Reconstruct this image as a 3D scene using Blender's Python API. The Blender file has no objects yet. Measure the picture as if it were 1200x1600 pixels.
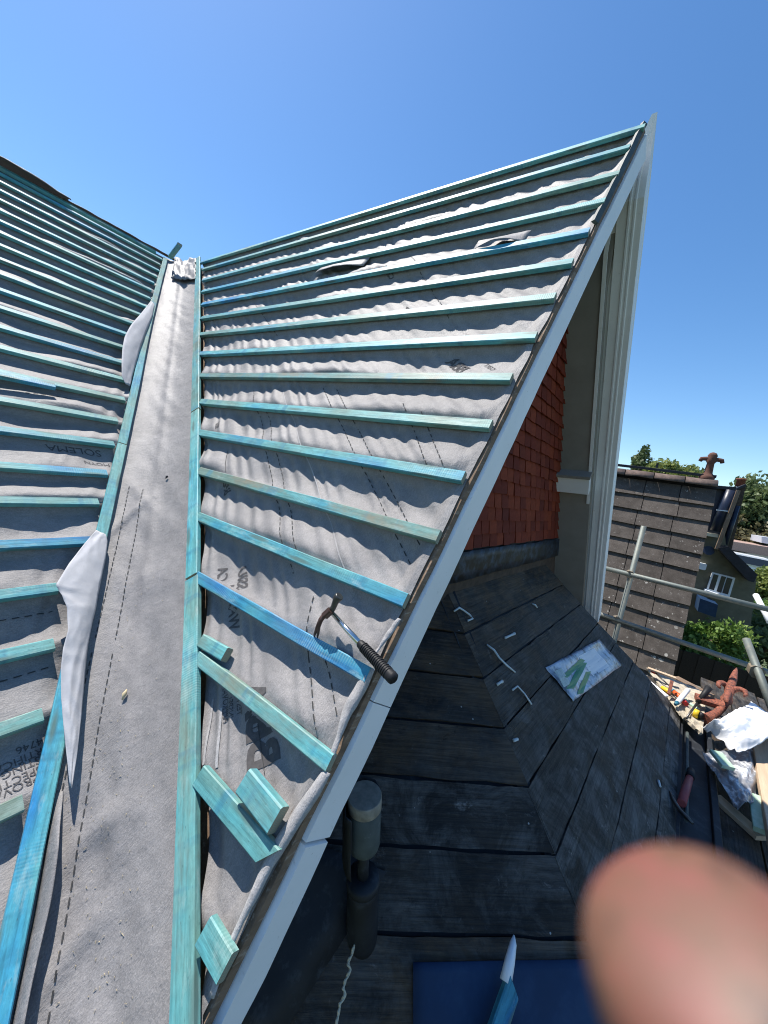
import bpy, bmesh, math, random
import numpy as np
from mathutils import Vector, Matrix, noise
random.seed(7)
SC = bpy.context.scene
COL = SC.collection
R = math.radians
U = 0.42                      # metres per layout unit
CH = 5.6                      # camera height above the ground (m)
# ------------------------------------------------------------------ camera, sky, sun, exposure
W = np.array([[0.5630606529, -2.21115e-05, -0.8264155738],
              [-0.8084464390, 0.2073837790, -0.5508233143],
              [0.1713973643, 0.9782596627, 0.1167517700]])      # camera axes in the world
FPX = 577.576                 # focal length in pixels of a 1200 x 1600 frame
cam = bpy.data.cameras.new('camera')
cam.sensor_fit = 'VERTICAL'; cam.sensor_height = 24.0; cam.sensor_width = 18.0
cam.lens = 24.0 * FPX / 1600.0
cam.clip_start = 0.005; cam.clip_end = 2000
cam.dof.use_dof = True; cam.dof.focus_distance = 1.7; cam.dof.aperture_fstop = 3.9
camo = bpy.data.objects.new('camera', cam); COL.objects.link(camo)
m4 = Matrix([[*W[0], 0.0], [*W[1], 0.0], [*W[2], CH], [0, 0, 0, 1]])
camo.matrix_world = m4
SC.camera = camo
SC.cycles.filter_width = 1.05
SUN = np.array([0.0, 0.44, 0.90]); SUN /= np.linalg.norm(SUN)
world = bpy.data.worlds.new('World'); SC.world = world; world.use_nodes = True
nt = world.node_tree; bg = nt.nodes['Background']
sky = nt.nodes.new('ShaderNodeTexSky'); sky.sky_type = 'NISHITA'; sky.sun_disc = False
sky.sun_elevation = math.asin(SUN[2]); sky.sun_rotation = math.atan2(SUN[0], SUN[1])
sky.altitude = 0.0; sky.air_density = 1.0; sky.dust_density = 0.3; sky.ozone_density = 2.5
hs = nt.nodes.new('ShaderNodeHueSaturation'); hs.inputs['Saturation'].default_value = 1.22
nt.links.new(sky.outputs[0], hs.inputs['Color'])
nt.links.new(hs.outputs[0], bg.inputs[0]); bg.inputs[1].default_value = 0.125
sl = bpy.data.lights.new('sun', 'SUN'); sl.energy = 5.0; sl.angle = R(0.5); sl.color = (1.0, 0.95, 0.88)
so = bpy.data.objects.new('sun', sl); COL.objects.link(so); so.location = (0, 0, 40)
so.rotation_euler = Vector(SUN).to_track_quat('Z', 'Y').to_euler()
SC.view_settings.view_transform = 'Standard'; SC.view_settings.look = 'None'
SC.view_settings.exposure = 0.60; SC.view_settings.gamma = 1.0
SC.view_settings.use_curve_mapping = False

# ------------------------------------------------------------------ layout geometry (layout units, eye at 0,0,0)
def wp(v):                                        # layout point -> world point
    return Vector((v[0] * U, v[1] * U, CH + v[2] * U))
def ray(p): return W @ np.array([p[0] - 600.0, 800.0 - p[1], -FPX])
def hit(p, n, c):
    r = ray(p); return r * (np.dot(n, c) / np.dot(n, r))
def onax(p, ax, v):
    r = ray(p); return r * (v / r[ax])
tG = R(58); c0 = np.array([6.23008556, 1.0, 5.26029481])
nG = np.array([-math.sin(tG), 0, math.cos(tG)]); dG = np.array([-math.cos(tG), 0, -math.sin(tG)])
tM = R(36.8); cM = np.array([1.89313652, 4.42258358, -1.68027448])
nM = np.array([0, -math.sin(tM), math.cos(tM)]); dM = np.array([0, -math.cos(tM), -math.sin(tM)])
YV = np.array([0., 1, 0]); XV = np.array([1., 0, 0]); ZV = np.array([0., 0, 1])
def GP(s, y, h=0.0): return c0 + s * dG + (y - 1.0) * YV + h * nG
def MP(s, x, h=0.0): return cM + s * dM + (x - cM[0]) * XV + h * nM
def G2(p, h=0.0):
    H = hit(p, nG, c0 + h * nG); return (H - c0) @ dG, H[1]
def M2(p, h=0.0):
    H = hit(p, nM, cM + h * nM); return (H - cM) @ dM, H[0]
vdir = np.cross(nG, nM); vdir /= np.linalg.norm(vdir); vdir *= np.sign(vdir[2])
# bay roof facets
e1 = np.array([.9955, -.095, 0]); n1 = np.array([-.095, -.9955, 0]); wallc = np.array([8, 1.83, 0.])
pB = R(40); nlf = np.array([-.763, -.646, 0]); nlf /= np.linalg.norm(nlf)
PB = np.array([5.2887, 2.0887, -1.7395])
def facet(n):
    N = n * math.sin(pB) + ZV * math.cos(pB); d = n * math.cos(pB) - ZV * math.sin(pB)
    e = np.cross(d, N); return N, d, e / np.linalg.norm(e)
N1, D1, E1 = facet(n1); N2, D2, E2 = facet(nlf)
def F1(d, e, h=0.0): return PB + D1 * d + E1 * e + N1 * h
def F2(d, e, h=0.0): return PB + D2 * d + E2 * e + N2 * h
def f1(p, h=0.0):
    H = hit(p, N1, PB + N1 * h) - PB; return H @ D1, H @ E1
def f2(p, h=0.0):
    H = hit(p, N2, PB + N2 * h) - PB; return H @ D2, H @ E2
NZ = lambda x, y=0.0, z=0.0: noise.noise(Vector((x, y, z)))

# ------------------------------------------------------------------ materials
def S(c):                                         # sRGB 0-255 -> linear
    return tuple(((v / 255) / 12.92 if v / 255 <= .04045 else ((v / 255 + .055) / 1.055) ** 2.4) for v in c) + (1.0,)
class NB:
    def __init__(s, name):
        s.m = bpy.data.materials.new(name); s.m.use_nodes = True; s.t = s.m.node_tree
        s.b = s.t.nodes['Principled BSDF']; s.out = s.t.nodes['Material Output']
        s.tc = None
    def n(s, typ, **kw):
        o = s.t.nodes.new('ShaderNode' + typ)
        for k, v in kw.items():
            if isinstance(k, str) and hasattr(o, k): setattr(o, k, v)
            else: o.inputs[k].default_value = v
        return o
    def l(s, a, b): s.t.links.new(a, b)
    def coord(s, scale=(1, 1, 1), rot=(0, 0, 0), which='Object'):
        if s.tc is None: s.tc = s.n('TexCoord')
        mp = s.n('Mapping'); mp.inputs['Scale'].default_value = scale; mp.inputs['Rotation'].default_value = rot
        s.l(s.tc.outputs[which], mp.inputs[0]); return mp.outputs[0]
    def noise(s, vec, scale, detail=4, rough=.55, dist=0.0):
        o = s.n('TexNoise'); o.inputs['Scale'].default_value = scale; o.inputs['Detail'].default_value = detail
        o.inputs['Roughness'].default_value = rough; o.inputs['Distortion'].default_value = dist
        s.l(vec, o.inputs['Vector']); return o.outputs['Fac']
    def ramp(s, fac, stops, interp='LINEAR'):
        o = s.n('ValToRGB'); cr = o.color_ramp; cr.interpolation = interp
        while len(cr.elements) < len(stops): cr.elements.new(.5)
        for e, (p, c) in zip(cr.elements, stops):
            e.position = p; e.color = c if len(c) == 4 else tuple(c) + (1,)
        s.l(fac, o.inputs[0]); return o.outputs[0]
    def mix(s, fac, a, b, mode='MIX'):
        o = s.n('Mix'); o.data_type = 'RGBA'; o.blend_type = mode
        for v, i in ((fac, 0), (a, 6), (b, 7)):
            if hasattr(v, 'links'): s.l(v, o.inputs[i])
            elif i == 0: o.inputs[0].default_value = v
            else: o.inputs[i].default_value = v if len(v) == 4 else tuple(v) + (1,)
        return o.outputs[2]
    def math(s, op, a, b=0.0):
        o = s.n('Math'); o.operation = op
        for v, i in ((a, 0), (b, 1)):
            if hasattr(v, 'links'): s.l(v, o.inputs[i])
            else: o.inputs[i].default_value = v
        return o.outputs[0]
    def bump(s, h, strength=.3, dist=.002, prev=None):
        o = s.n('Bump'); o.inputs['Strength'].default_value = strength; o.inputs['Distance'].default_value = dist
        s.l(h, o.inputs['Height'])
        if prev is not None: s.l(prev, o.inputs['Normal'])
        return o.outputs[0]
    def fin(s, col=None, rough=.7, normal=None, spec=.3, metal=0.0):
        if col is not None:
            if hasattr(col, 'links'): s.l(col, s.b.inputs['Base Color'])
            else: s.b.inputs['Base Color'].default_value = col if len(col) == 4 else tuple(col) + (1,)
        if hasattr(rough, 'links'): s.l(rough, s.b.inputs['Roughness'])
        else: s.b.inputs['Roughness'].default_value = rough
        if normal is not None: s.l(normal, s.b.inputs['Normal'])
        s.b.inputs['Specular IOR Level'].default_value = spec; s.b.inputs['Metallic'].default_value = metal
        return s.m
G3 = lambda v: (v, v, v, 1)

def mat_batten():
    k = NB('teal_treated_timber')
    oi = k.n('ObjectInfo')                                  # colour.r = tint, colour.g = weathering
    sep = k.n('SeparateColor'); k.l(oi.outputs['Color'], sep.inputs[0])
    v = k.coord((1, 1, 1)); add = k.n('VectorMath'); add.operation = 'ADD'
    sc = k.n('VectorMath'); sc.operation = 'SCALE'; sc.inputs[0].default_value = (13.1, 7.7, 5.3)
    k.l(oi.outputs['Random'], sc.inputs['Scale']); k.l(v, add.inputs[0]); k.l(sc.outputs[0], add.inputs[1])
    vec = add.outputs[0]
    def mp(scale):
        o = k.n('Mapping'); o.inputs['Scale'].default_value = scale; k.l(vec, o.inputs[0]); return o.outputs[0]
    big = k.noise(mp((1.6, 5, 5)), 1.0, 3, .6)
    grain = k.noise(mp((5, 90, 90)), 1.0, 5, .65, .4)
    fine = k.noise(mp((40, 400, 400)), 1.0, 3, .6)
    tint = k.math('ADD', sep.outputs[0], k.math('MULTIPLY', k.math('SUBTRACT', big, .5), 2.3))
    col = k.ramp(tint, [(0.0, (.165, .27, .225)), (.3, (.155, .36, .335)), (.55, (.105, .365, .385)), (.8, (.05, .30, .43)), (1.0, (.022, .20, .43))])
    col = k.mix(1.0, col, k.ramp(oi.outputs['Random'], [(0, G3(.80)), (1, G3(1.12))]), 'MULTIPLY')
    gr = k.ramp(grain, [(.28, G3(.5)), (.5, G3(1.0)), (.75, G3(1.25))])
    col = k.mix(.8, col, gr, 'MULTIPLY')
    # saw marks across the grain
    wv = k.n('TexWave'); wv.wave_type = 'BANDS'; wv.bands_direction = 'X'; wv.inputs['Scale'].default_value = 34
    wv.inputs['Distortion'].default_value = 3.5; wv.inputs['Detail'].default_value = 2
    k.l(mp((1, .25, .25)), wv.inputs['Vector'])
    patch = k.ramp(k.noise(mp((3, 4, 4)), 1.0, 2), [(.52, G3(0)), (.68, G3(1))])
    saw = k.math('MULTIPLY', wv.outputs['Fac'], patch)
    col = k.mix(k.math('MULTIPLY', saw, .30), col, (.42, .62, .58, 1))
    bands = k.ramp(k.noise(mp((11, 1.2, 1.2)), 1.0, 3, .6), [(.56, G3(0)), (.66, G3(.65))])
    col = k.mix(bands, col, (.045, .21, .30, 1))
    col = k.mix(.7, col, k.ramp(k.noise(mp((26, 60, 60)), 1.0, 6, .75), [(.3, G3(.66)), (.55, G3(1.0)), (.75, G3(1.3))]), 'MULTIPLY')
    # worn pale patches and grey brown wear
    pale = k.ramp(k.noise(mp((6, 16, 16)), 1.0, 6, .7), [(.56, G3(0)), (.72, G3(.55))])
    col = k.mix(pale, col, (.46, .58, .53, 1))
    wear = k.math('MULTIPLY', k.ramp(k.noise(mp((3.3, 9, 9)), 1.0, 5, .7), [(.46, G3(0)), (.66, G3(1))]), sep.outputs[1])
    col = k.mix(wear, col, (.23, .21, .15, 1))
    # knots
    vo = k.n('TexVoronoi'); vo.inputs['Scale'].default_value = 1.0; k.l(mp((3.2, 22, 22)), vo.inputs['Vector'])
    kn = k.ramp(vo.outputs['Distance'], [(.13, G3(.85)), (.19, G3(.5)), (.26, G3(0))])
    col = k.mix(kn, col, (.10, .17, .15, 1))
    vs = k.n('TexVoronoi'); vs.inputs['Scale'].default_value = 1.0; k.l(mp((28, 90, 90)), vs.inputs['Vector'])
    col = k.mix(k.ramp(vs.outputs['Distance'], [(.06, G3(.6)), (.12, G3(0))]), col, (.05, .09, .10, 1))
    nb = k.bump(grain, .5, .002); nb = k.bump(fine, .25, .001, nb); nb = k.bump(saw, .35, .001, nb)
    return k.fin(col, .52, nb, .36)
def mat_endgrain():
    k = NB('cut_timber_end'); v = k.coord((1, 1, 1))
    w = k.n('TexWave'); w.wave_type = 'RINGS'; w.inputs['Scale'].default_value = 60; w.inputs['Distortion'].default_value = 3
    k.l(v, w.inputs[0])
    col = k.mix(w.outputs['Fac'], (.34, .30, .22, 1), (.22, .27, .22, 1))
    return k.fin(col, .85)
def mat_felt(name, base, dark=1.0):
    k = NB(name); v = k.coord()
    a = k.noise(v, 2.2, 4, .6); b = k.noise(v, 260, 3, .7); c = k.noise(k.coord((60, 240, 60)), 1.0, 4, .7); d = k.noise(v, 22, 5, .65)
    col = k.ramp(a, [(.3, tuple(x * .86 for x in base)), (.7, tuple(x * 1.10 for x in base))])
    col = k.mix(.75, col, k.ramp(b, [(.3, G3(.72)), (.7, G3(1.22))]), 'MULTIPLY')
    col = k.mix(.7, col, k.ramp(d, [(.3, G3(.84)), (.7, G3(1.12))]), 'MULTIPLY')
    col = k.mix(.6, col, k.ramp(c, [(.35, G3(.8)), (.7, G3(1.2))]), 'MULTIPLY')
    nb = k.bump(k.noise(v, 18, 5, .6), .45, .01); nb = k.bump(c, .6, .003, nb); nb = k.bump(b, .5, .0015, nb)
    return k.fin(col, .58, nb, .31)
def mat_plain(name, base, rough=.7, var=.15, scale=8, spec=.3, metal=0, bump=.2, bscale=60, stretch=(1, 1, 1), dirt=None, dirt_at=(.5, .7)):
    k = NB(name); v = k.coord(stretch)
    a = k.noise(v, scale, 5, .6)
    col = k.ramp(a, [(.25, tuple(x * (1 - var) for x in base[:3])), (.75, tuple(x * (1 + var) for x in base[:3]))])
    if dirt is not None:
        f = k.ramp(k.noise(k.coord(stretch), scale * 2.3, 7, .68), [(dirt_at[0], G3(0)), (dirt_at[1], G3(1))]); col = k.mix(f, col, dirt)
    nb = k.bump(k.noise(k.coord(stretch), bscale, 4, .6), bump, .003)
    return k.fin(col, rough, nb, spec, metal)
def mat_boards():
    k = NB('tarred_boards')
    oi = k.n('ObjectInfo'); sc = k.n('VectorMath'); sc.operation = 'SCALE'; sc.inputs[0].default_value = (9.1, 3.7, 5.3)
    add = k.n('VectorMath'); add.operation = 'ADD'; k.l(oi.outputs['Random'], sc.inputs['Scale']); k.l(k.coord(), add.inputs[0]); k.l(sc.outputs[0], add.inputs[1])
    def mp(s):
        o = k.n('Mapping'); o.inputs['Scale'].default_value = s; k.l(add.outputs[0], o.inputs[0]); return o.outputs[0]
    a = k.noise(mp((2.6, 3.4, 3.4)), 1.0, 7, .66, .5); g = k.noise(mp((4, 85, 85)), 1.0, 5, .65, .35); c = k.noise(mp((4.2, 4.2, 4.2)), 1.0, 9, .74, .7)
    c2 = k.noise(mp((9, 9, 9)), 1.0, 9, .78, .4)
    sp_ = k.n('SeparateColor'); k.l(oi.outputs['Color'], sp_.inputs[0])
    col = k.ramp(a, [(.30, (.007, .0075, .008)), (.46, (.019, .0185, .018)), (.60, (.036, .032, .028)), (.75, (.060, .048, .036))])
    br = k.math('MULTIPLY', k.ramp(k.noise(mp((3.4, 7, 7)), 1.0, 6, .7), [(.40, G3(0)), (.60, G3(1))]), sp_.outputs[0])
    col = k.mix(br, col, (.095, .062, .034, 1))
    scuff = k.math('MULTIPLY', k.ramp(c, [(.44, G3(0)), (.56, G3(.55)), (.68, G3(1))]), sp_.outputs[1])
    col = k.mix(scuff, col, (.140, .136, .130, 1))
    col = k.mix(k.math('MULTIPLY', k.ramp(c2, [(.60, G3(0)), (.68, G3(.8))]), k.math('ADD', sp_.outputs[1], .15)), col, (.20, .19, .18, 1))
    col = k.mix(k.ramp(c2, [(.30, G3(.85)), (.40, G3(0))]), col, (.004, .004, .004, 1))
    col = k.mix(.85, col, k.ramp(g, [(.3, G3(.45)), (.5, G3(1.0)), (.72, G3(1.5))]), 'MULTIPLY')
    sp = k.n('TexVoronoi'); sp.inputs['Scale'].default_value = 1; k.l(mp((17, 17, 17)), sp.inputs[0])
    ws = k.n('SeparateColor'); k.l(sp.outputs['Color'], ws.inputs[0])
    dot = k.math('MULTIPLY', k.math('LESS_THAN', sp.outputs['Distance'], k.math('MULTIPLY', ws.outputs[1], .08)), k.math('GREATER_THAN', ws.outputs[0], .72))
    col = k.mix(dot, col, (.34, .35, .35, 1))
    nb = k.bump(g, .9, .006); nb = k.bump(c2, .5, .006, nb); nb = k.bump(a, .4, .01, nb)
    ro = k.ramp(c, [(.35, G3(.50)), (.65, G3(.80))])
    return k.fin(col, ro, nb, .2)
def mat_rooftile():
    k = NB('lichened_concrete_tile'); oi = k.n('ObjectInfo')
    s0 = k.n('VectorMath'); s0.operation = 'SCALE'; s0.inputs[0].default_value = (19.1, 13.7, 15.3); k.l(oi.outputs['Random'], s0.inputs['Scale'])
    a0 = k.n('VectorMath'); a0.operation = 'ADD'; k.l(k.coord(), a0.inputs[0]); k.l(s0.outputs[0], a0.inputs[1]); v = a0.outputs[0]
    a = k.noise(v, 5, 6, .65); f = k.noise(v, 70, 4, .7)
    col = k.ramp(a, [(.3, (.060, .050, .042)), (.7, (.115, .098, .084))])
    col = k.mix(.8, col, k.ramp(f, [(.3, G3(.65)), (.7, G3(1.35))]), 'MULTIPLY')
    tone = k.ramp(oi.outputs['Random'], [(0, G3(.82)), (1, G3(1.15))]); col = k.mix(1, col, tone, 'MULTIPLY')
    clus = k.ramp(k.noise(v, 2.6, 3, .6), [(.40, G3(.12)), (.60, G3(1))])
    for sc, lo, hi, cc, jit in ((7, .13, .20, (.36, .34, .30, 1), .72), (15, .12, .19, (.34, .32, .29, 1), .62), (30, .14, .19, (.32, .30, .27, 1), .62)):
        d = k.n('VectorMath'); d.operation = 'ADD'; nz = k.n('TexNoise'); nz.inputs['Scale'].default_value = 40
        k.l(v, nz.inputs['Vector']); sca = k.n('VectorMath'); sca.operation = 'SCALE'; sca.inputs['Scale'].default_value = .05
        k.l(nz.outputs['Color'], sca.inputs[0]); k.l(v, d.inputs[0]); k.l(sca.outputs[0], d.inputs[1])
        vo = k.n('TexVoronoi'); vo.inputs['Scale'].default_value = sc; k.l(d.outputs[0], vo.inputs['Vector'])
        keep = k.n('Math'); keep.operation = 'GREATER_THAN'; keep.inputs[1].default_value = jit
        sp = k.n('SeparateColor'); k.l(vo.outputs['Color'], sp.inputs[0]); k.l(sp.outputs[0], keep.inputs[0])
        rad = k.math('MULTIPLY', sp.outputs[1], .16)
        fac = k.math('MULTIPLY', k.math('LESS_THAN', vo.outputs['Distance'], k.math('ADD', rad, lo - .05)), keep.outputs[0])
        fac = k.math('MULTIPLY', fac, clus)
        col = k.mix(fac, col, cc)
    nb = k.bump(f, .6, .004)
    return k.fin(col, .9, nb, .2)
def mat_redtile():
    k = NB('red_clay_tile'); oi = k.n('ObjectInfo'); v = k.coord()
    col = k.ramp(oi.outputs['Random'], [(0, (.145, .024, .013)), (.35, (.20, .034, .016)), (.7, (.245, .046, .018)), (1, (.12, .021, .013))])
    col = k.mix(.7, col, k.ramp(k.noise(v, 30, 6, .7), [(.3, G3(.6)), (.7, G3(1.25))]), 'MULTIPLY')
    sp = k.ramp(k.noise(v, 55, 4, .7), [(.66, G3(0)), (.74, G3(.7))]); col = k.mix(sp, col, (.06, .035, .025, 1))
    return k.fin(col, .85, k.bump(k.noise(v, 90, 4), .4, .003), .25)
def mat_paint():
    k = NB('weathered_white_paint'); v = k.coord()
    col = k.ramp(k.noise(v, 4, 4), [(.3, (.80, .81, .81)), (.7, (.87, .87, .87))])
    d = k.ramp(k.noise(v, 26, 8, .75), [(.60, G3(0)), (.72, G3(.55))]); col = k.mix(d, col, (.38, .37, .34, 1))
    fl = k.ramp(k.noise(v, 70, 4, .7), [(.70, G3(0)), (.74, G3(.8))]); col = k.mix(fl, col, (.25, .21, .16, 1))
    return k.fin(col, .55, k.bump(k.noise(v, 35, 5), .2, .003), .4)
def mat_leaf(name, c1, c2):
    k = NB(name); g = k.n('NewGeometry'); oi = k.n('ObjectInfo')
    vo = k.n('TexWhiteNoise'); vo.noise_dimensions = '3D'
    sn = k.n('VectorMath'); sn.operation = 'SNAP'; sn.inputs[1].default_value = (.35, .35, .35); k.l(g.outputs['Position'], sn.inputs[0])
    k.l(sn.outputs[0], vo.inputs['Vector'])
    col = k.mix(vo.outputs['Value'], c1, c2)
    m = k.fin(col, .55, None, .3)
    k.b.inputs['Transmission Weight'].default_value = 0.0
    tr = k.n('BsdfTranslucent'); k.l(col, tr.inputs[0]); ms = k.n('MixShader'); ms.inputs[0].default_value = .3
    k.l(k.b.outputs[0], ms.inputs[1]); k.l(tr.outputs[0], ms.inputs[2]); k.l(ms.outputs[0], k.out.inputs[0])
    return m
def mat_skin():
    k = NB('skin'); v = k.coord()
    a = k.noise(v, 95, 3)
    col = k.ramp(a, [(.34, (.065, .032, .024)), (.46, (.15, .072, .046)), (.58, (.19, .068, .052)), (.70, (.22, .098, .070))])  # mottled skin tones; the dark brown blotches paint shading into the colour
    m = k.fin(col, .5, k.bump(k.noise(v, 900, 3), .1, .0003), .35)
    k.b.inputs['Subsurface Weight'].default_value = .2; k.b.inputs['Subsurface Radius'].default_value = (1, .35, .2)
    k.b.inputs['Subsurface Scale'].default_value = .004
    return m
def mat_bag():
    k = NB('printed_plastic_packet'); v = k.coord()
    col = k.ramp(k.noise(v, 14, 5), [(.38, (.10, .13, .17)), (.5, (.30, .37, .47)), (.62, (.45, .52, .63))])
    return k.fin(col, .25, k.bump(k.noise(v, 30, 4), .5, .006), .6)

MB = mat_batten(); MEND = mat_endgrain()
MFELT = mat_felt('grey_breather_felt', (.252, .240, .236)); MFELTW = mat_plain('pale_felt_underside', (.46, .46, .475), .8, .07, 30, .15, bump=.2, bscale=160)
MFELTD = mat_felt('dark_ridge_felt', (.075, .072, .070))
MFELTL = mat_felt('pale_felt_line', (.38, .365, .36))
MPRINT = mat_plain('felt_printing', (.085, .08, .08), .9, .25, 60); MDASH = mat_plain('felt_dash_print', (.05, .05, .05), .9, .2, 60)
MBOARD = mat_boards(); MTILE = mat_rooftile(); MRED = mat_redtile(); MPAINT = mat_paint()
MSOFF = mat_plain('grey_soffit_paint', (.27, .255, .23), .7, .12, 5)
MBROWN = mat_plain('bare_brown_timber', (.20, .135, .09), .85, .35, 3, bump=.5, bscale=25, stretch=(1, 12, 12), dirt=(.42, .36, .30, 1), dirt_at=(.55, .75))
MPINE = mat_plain('sawn_pine', (.50, .37, .25), .8, .22, 2, bump=.4, bscale=20, stretch=(1, 14, 14), dirt=(.25, .17, .11, 1), dirt_at=(.6, .8))
MBLACK = mat_plain('black_lead', (.018, .020, .024), .55, .4, 7, bump=.4, bscale=20, dirt=(.07, .08, .09, 1), dirt_at=(.55, .8))
MLEADB = mat_plain('blue_grey_lead', (.035, .055, .085), .5, .5, 6, bump=.4, bscale=14, dirt=(.010, .010, .010, 1), dirt_at=(.38, .56))
MGALV = mat_plain('galvanised_tube', (.15, .17, .155), .6, .2, 9, .5, .35, .3, 50, dirt=(.20, .20, .17, 1), dirt_at=(.5, .7))
MCOUP = mat_plain('rusty_coupler', (.22, .18, .13), .7, .4, 30, .4, .3)
MTERR = mat_plain('terracotta', (.30, .095, .055), .75, .4, 22, bump=.6, bscale=40, dirt=(.10, .045, .035, 1), dirt_at=(.42, .6))
MTERRD = mat_plain('weathered_terracotta', (.13, .062, .045), .9, .35, 20, dirt=(.09, .06, .05, 1))
MPIPE = mat_plain('grey_pipe', (.075, .09, .085), .6, .3, 14, bump=.3, bscale=50, dirt=(.26, .28, .26, 1), dirt_at=(.6, .75))
MCONC = mat_plain('gritty_mortar', (.27, .245, .20), .95, .3, 40, bump=.7, bscale=160)
MMORT = mat_plain('pale_mortar', (.40, .35, .27), .95, .3, 25, bump=.7, bscale=90)
MBLUE = mat_plain('blue_sheet', (.009, .032, .082), .55, .25, 4, bump=.3, bscale=30, dirt=(.018, .05, .11, 1), dirt_at=(.5, .75))
MSHEET = mat_plain('white_sheet', (.80, .80, .81), .6, .06, 5, bump=.15, bscale=20)
MGREYP = mat_plain('grey_polythene', (.20, .205, .22), .3, .25, 6, .6, bump=.5, bscale=18, dirt=(.62, .63, .65, 1), dirt_at=(.52, .62))
MSTEEL = mat_plain('dark_tool_steel', (.10, .095, .09), .38, .25, 40, .5, .8)
MCHROME = mat_plain('polished_shaft', (.72, .70, .66), .22, .08, 20, .5, 1.0, .05)
MCHEEK = mat_plain('brown_hammer_head', (.10, .055, .045), .45, .3, 60, .5, .5)
MGRIP = mat_plain('black_rubber', (.014, .014, .015), .55, .2, 30)
MYEL = mat_plain('yellow_plastic', (.75, .50, .03), .4, .08); MREDP = mat_plain('red_plastic', (.50, .03, .03), .4, .1)
MORAN = mat_plain('orange_plastic', (.70, .12, .03), .4, .1); MWHITEP = mat_plain('white_plastic', (.78, .79, .78), .4, .06)
MTEALP = mat_plain('blue_plastic', (.03, .14, .20), .4, .1)
MGREENP = mat_plain('pale_green_timber', (.34, .48, .36), .8, .2, 10, dirt=(.5, .6, .48, 1))
MWOODTOOL = mat_plain('reddish_handle', (.30, .07, .07), .5, .2)
MRENDER = mat_plain('olive_render', (.145, .135, .095), .9, .2, 9, bump=.5, bscale=120)
MDARKBLUE = mat_plain('blue_black_cladding', (.016, .022, .042), .35, .3, 8)
MDKROOF = mat_plain('dark_slate_roof', (.022, .022, .027), .7, .35, 14, bump=.5, bscale=50)
MSTACK = mat_plain('dark_brick_stack', (.075, .055, .042), .9, .4, 16, bump=.6, bscale=60)
MLICHEN = mat_plain('lichened_ridge_tile', (.125, .092, .078), .95, .45, 14, bump=.9, bscale=40, dirt=(.36, .19, .07, 1), dirt_at=(.60, .70))
MRIDGEB = mat_plain('pinkish_old_tiles', (.32, .22, .18), .9, .3, 22)
MWHITEW = mat_plain('white_render', (.62, .64, .68), .85, .05)
MFRAME = mat_plain('white_window_frame', (.62, .66, .70), .5, .05)
MCAR = mat_plain('white_car_paint', (.72, .73, .74), .25, .03, 5, .5)
MTYRE = mat_plain('black_tyre', (.02, .02, .02), .85, .2)
MFENCE = mat_plain('dark_brown_fence', (.040, .028, .021), .9, .5, 6, bump=.5, bscale=40, stretch=(12, 12, 1), dirt=(.10, .085, .07, 1), dirt_at=(.58, .75))
MGRASS = mat_plain('garden_ground', (.06, .085, .035), .95, .5, .8, dirt=(.16, .13, .09, 1), dirt_at=(.5, .75))
MBARK = mat_plain('bark', (.10, .075, .055), .9, .3, 12)
MLEAF1 = mat_leaf('bright_leaf', (.10, .19, .035, 1), (.28, .38, .10, 1))
MLEAF2 = mat_leaf('dull_leaf', (.07, .11, .045, 1), (.16, .20, .08, 1))
MLEAF3 = mat_leaf('brownish_leaf', (.09, .085, .045, 1), (.19, .17, .08, 1))
MLEAF4 = mat_leaf('yellow_green_leaf', (.15, .19, .045, 1), (.32, .35, .11, 1))
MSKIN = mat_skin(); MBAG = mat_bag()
MGREEN = mat_plain('green_print', (.012, .20, .085), .35, .2, 30)
MGREENW = mat_plain('packet_white_label', (.42, .50, .48), .5, .3, 50)
MSEAL = mat_plain('white_sealant', (.55, .62, .64), .6, .1)
MCREAM = mat_plain('cream_wire', (.55, .49, .36), .6, .15)
MSTRAW = mat_plain('straw_chip', (.55, .45, .28), .8, .2)
mg = NB('window_glass'); mg.fin((.02, .025, .03), .08, None, .6); MGLASS = mg.m

# ------------------------------------------------------------------ object helpers
def link(name, me, parent=None, mats=()):
    o = bpy.data.objects.new(name, me); COL.objects.link(o)
    for m in mats: me.materials.append(m)
    if parent is not None:
        o.parent = parent; o.matrix_parent_inverse = Matrix.Translation(-top_loc(parent))
    return o
def top_loc(p):
    l = Vector((0, 0, 0)) + p.location if p.parent is None else LOC.get(p.name, Vector((0, 0, 0)))
    return l
LOC = {}
def thing(name, label, cat, loc, group=None):
    o = bpy.data.objects.new(name, None); COL.objects.link(o); o.location = loc
    o.empty_display_size = .1
    return tag(o, label, cat, group)
def tag(o, label=None, cat=None, group=None, kind=None):
    for k, v in (('label', label), ('category', cat), ('group', group), ('kind', kind)):
        if v: o[k] = v
    return o
def mesh(name, verts, faces, mat, parent=None, smooth=False, origin=None, midx=None):
    """verts are world points; the object gets its own origin"""
    vs = np.array([tuple(v) for v in verts], float)
    og = np.array(origin if origin is not None else vs.mean(0), float)
    me = bpy.data.meshes.new(name); me.from_pydata((vs - og).tolist(), [], faces); me.update()
    mats = mat if isinstance(mat, (list, tuple)) else [mat]
    o = link(name, me, None, mats)
    if midx is not None: me.polygons.foreach_set('material_index', midx)
    if smooth: me.polygons.foreach_set('use_smooth', [True] * len(me.polygons))
    place(o, Matrix.Translation(og), parent)
    return o
def place(o, M, parent):
    if parent is None: o.matrix_world = M
    else:
        o.parent = parent; pw = WORLD.get(parent.name)
        if pw is None: pw = Matrix.Translation(parent.location)
        o.matrix_parent_inverse = pw.inverted(); o.matrix_basis = M
    WORLD[o.name] = M.copy()
WORLD = {}
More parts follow.
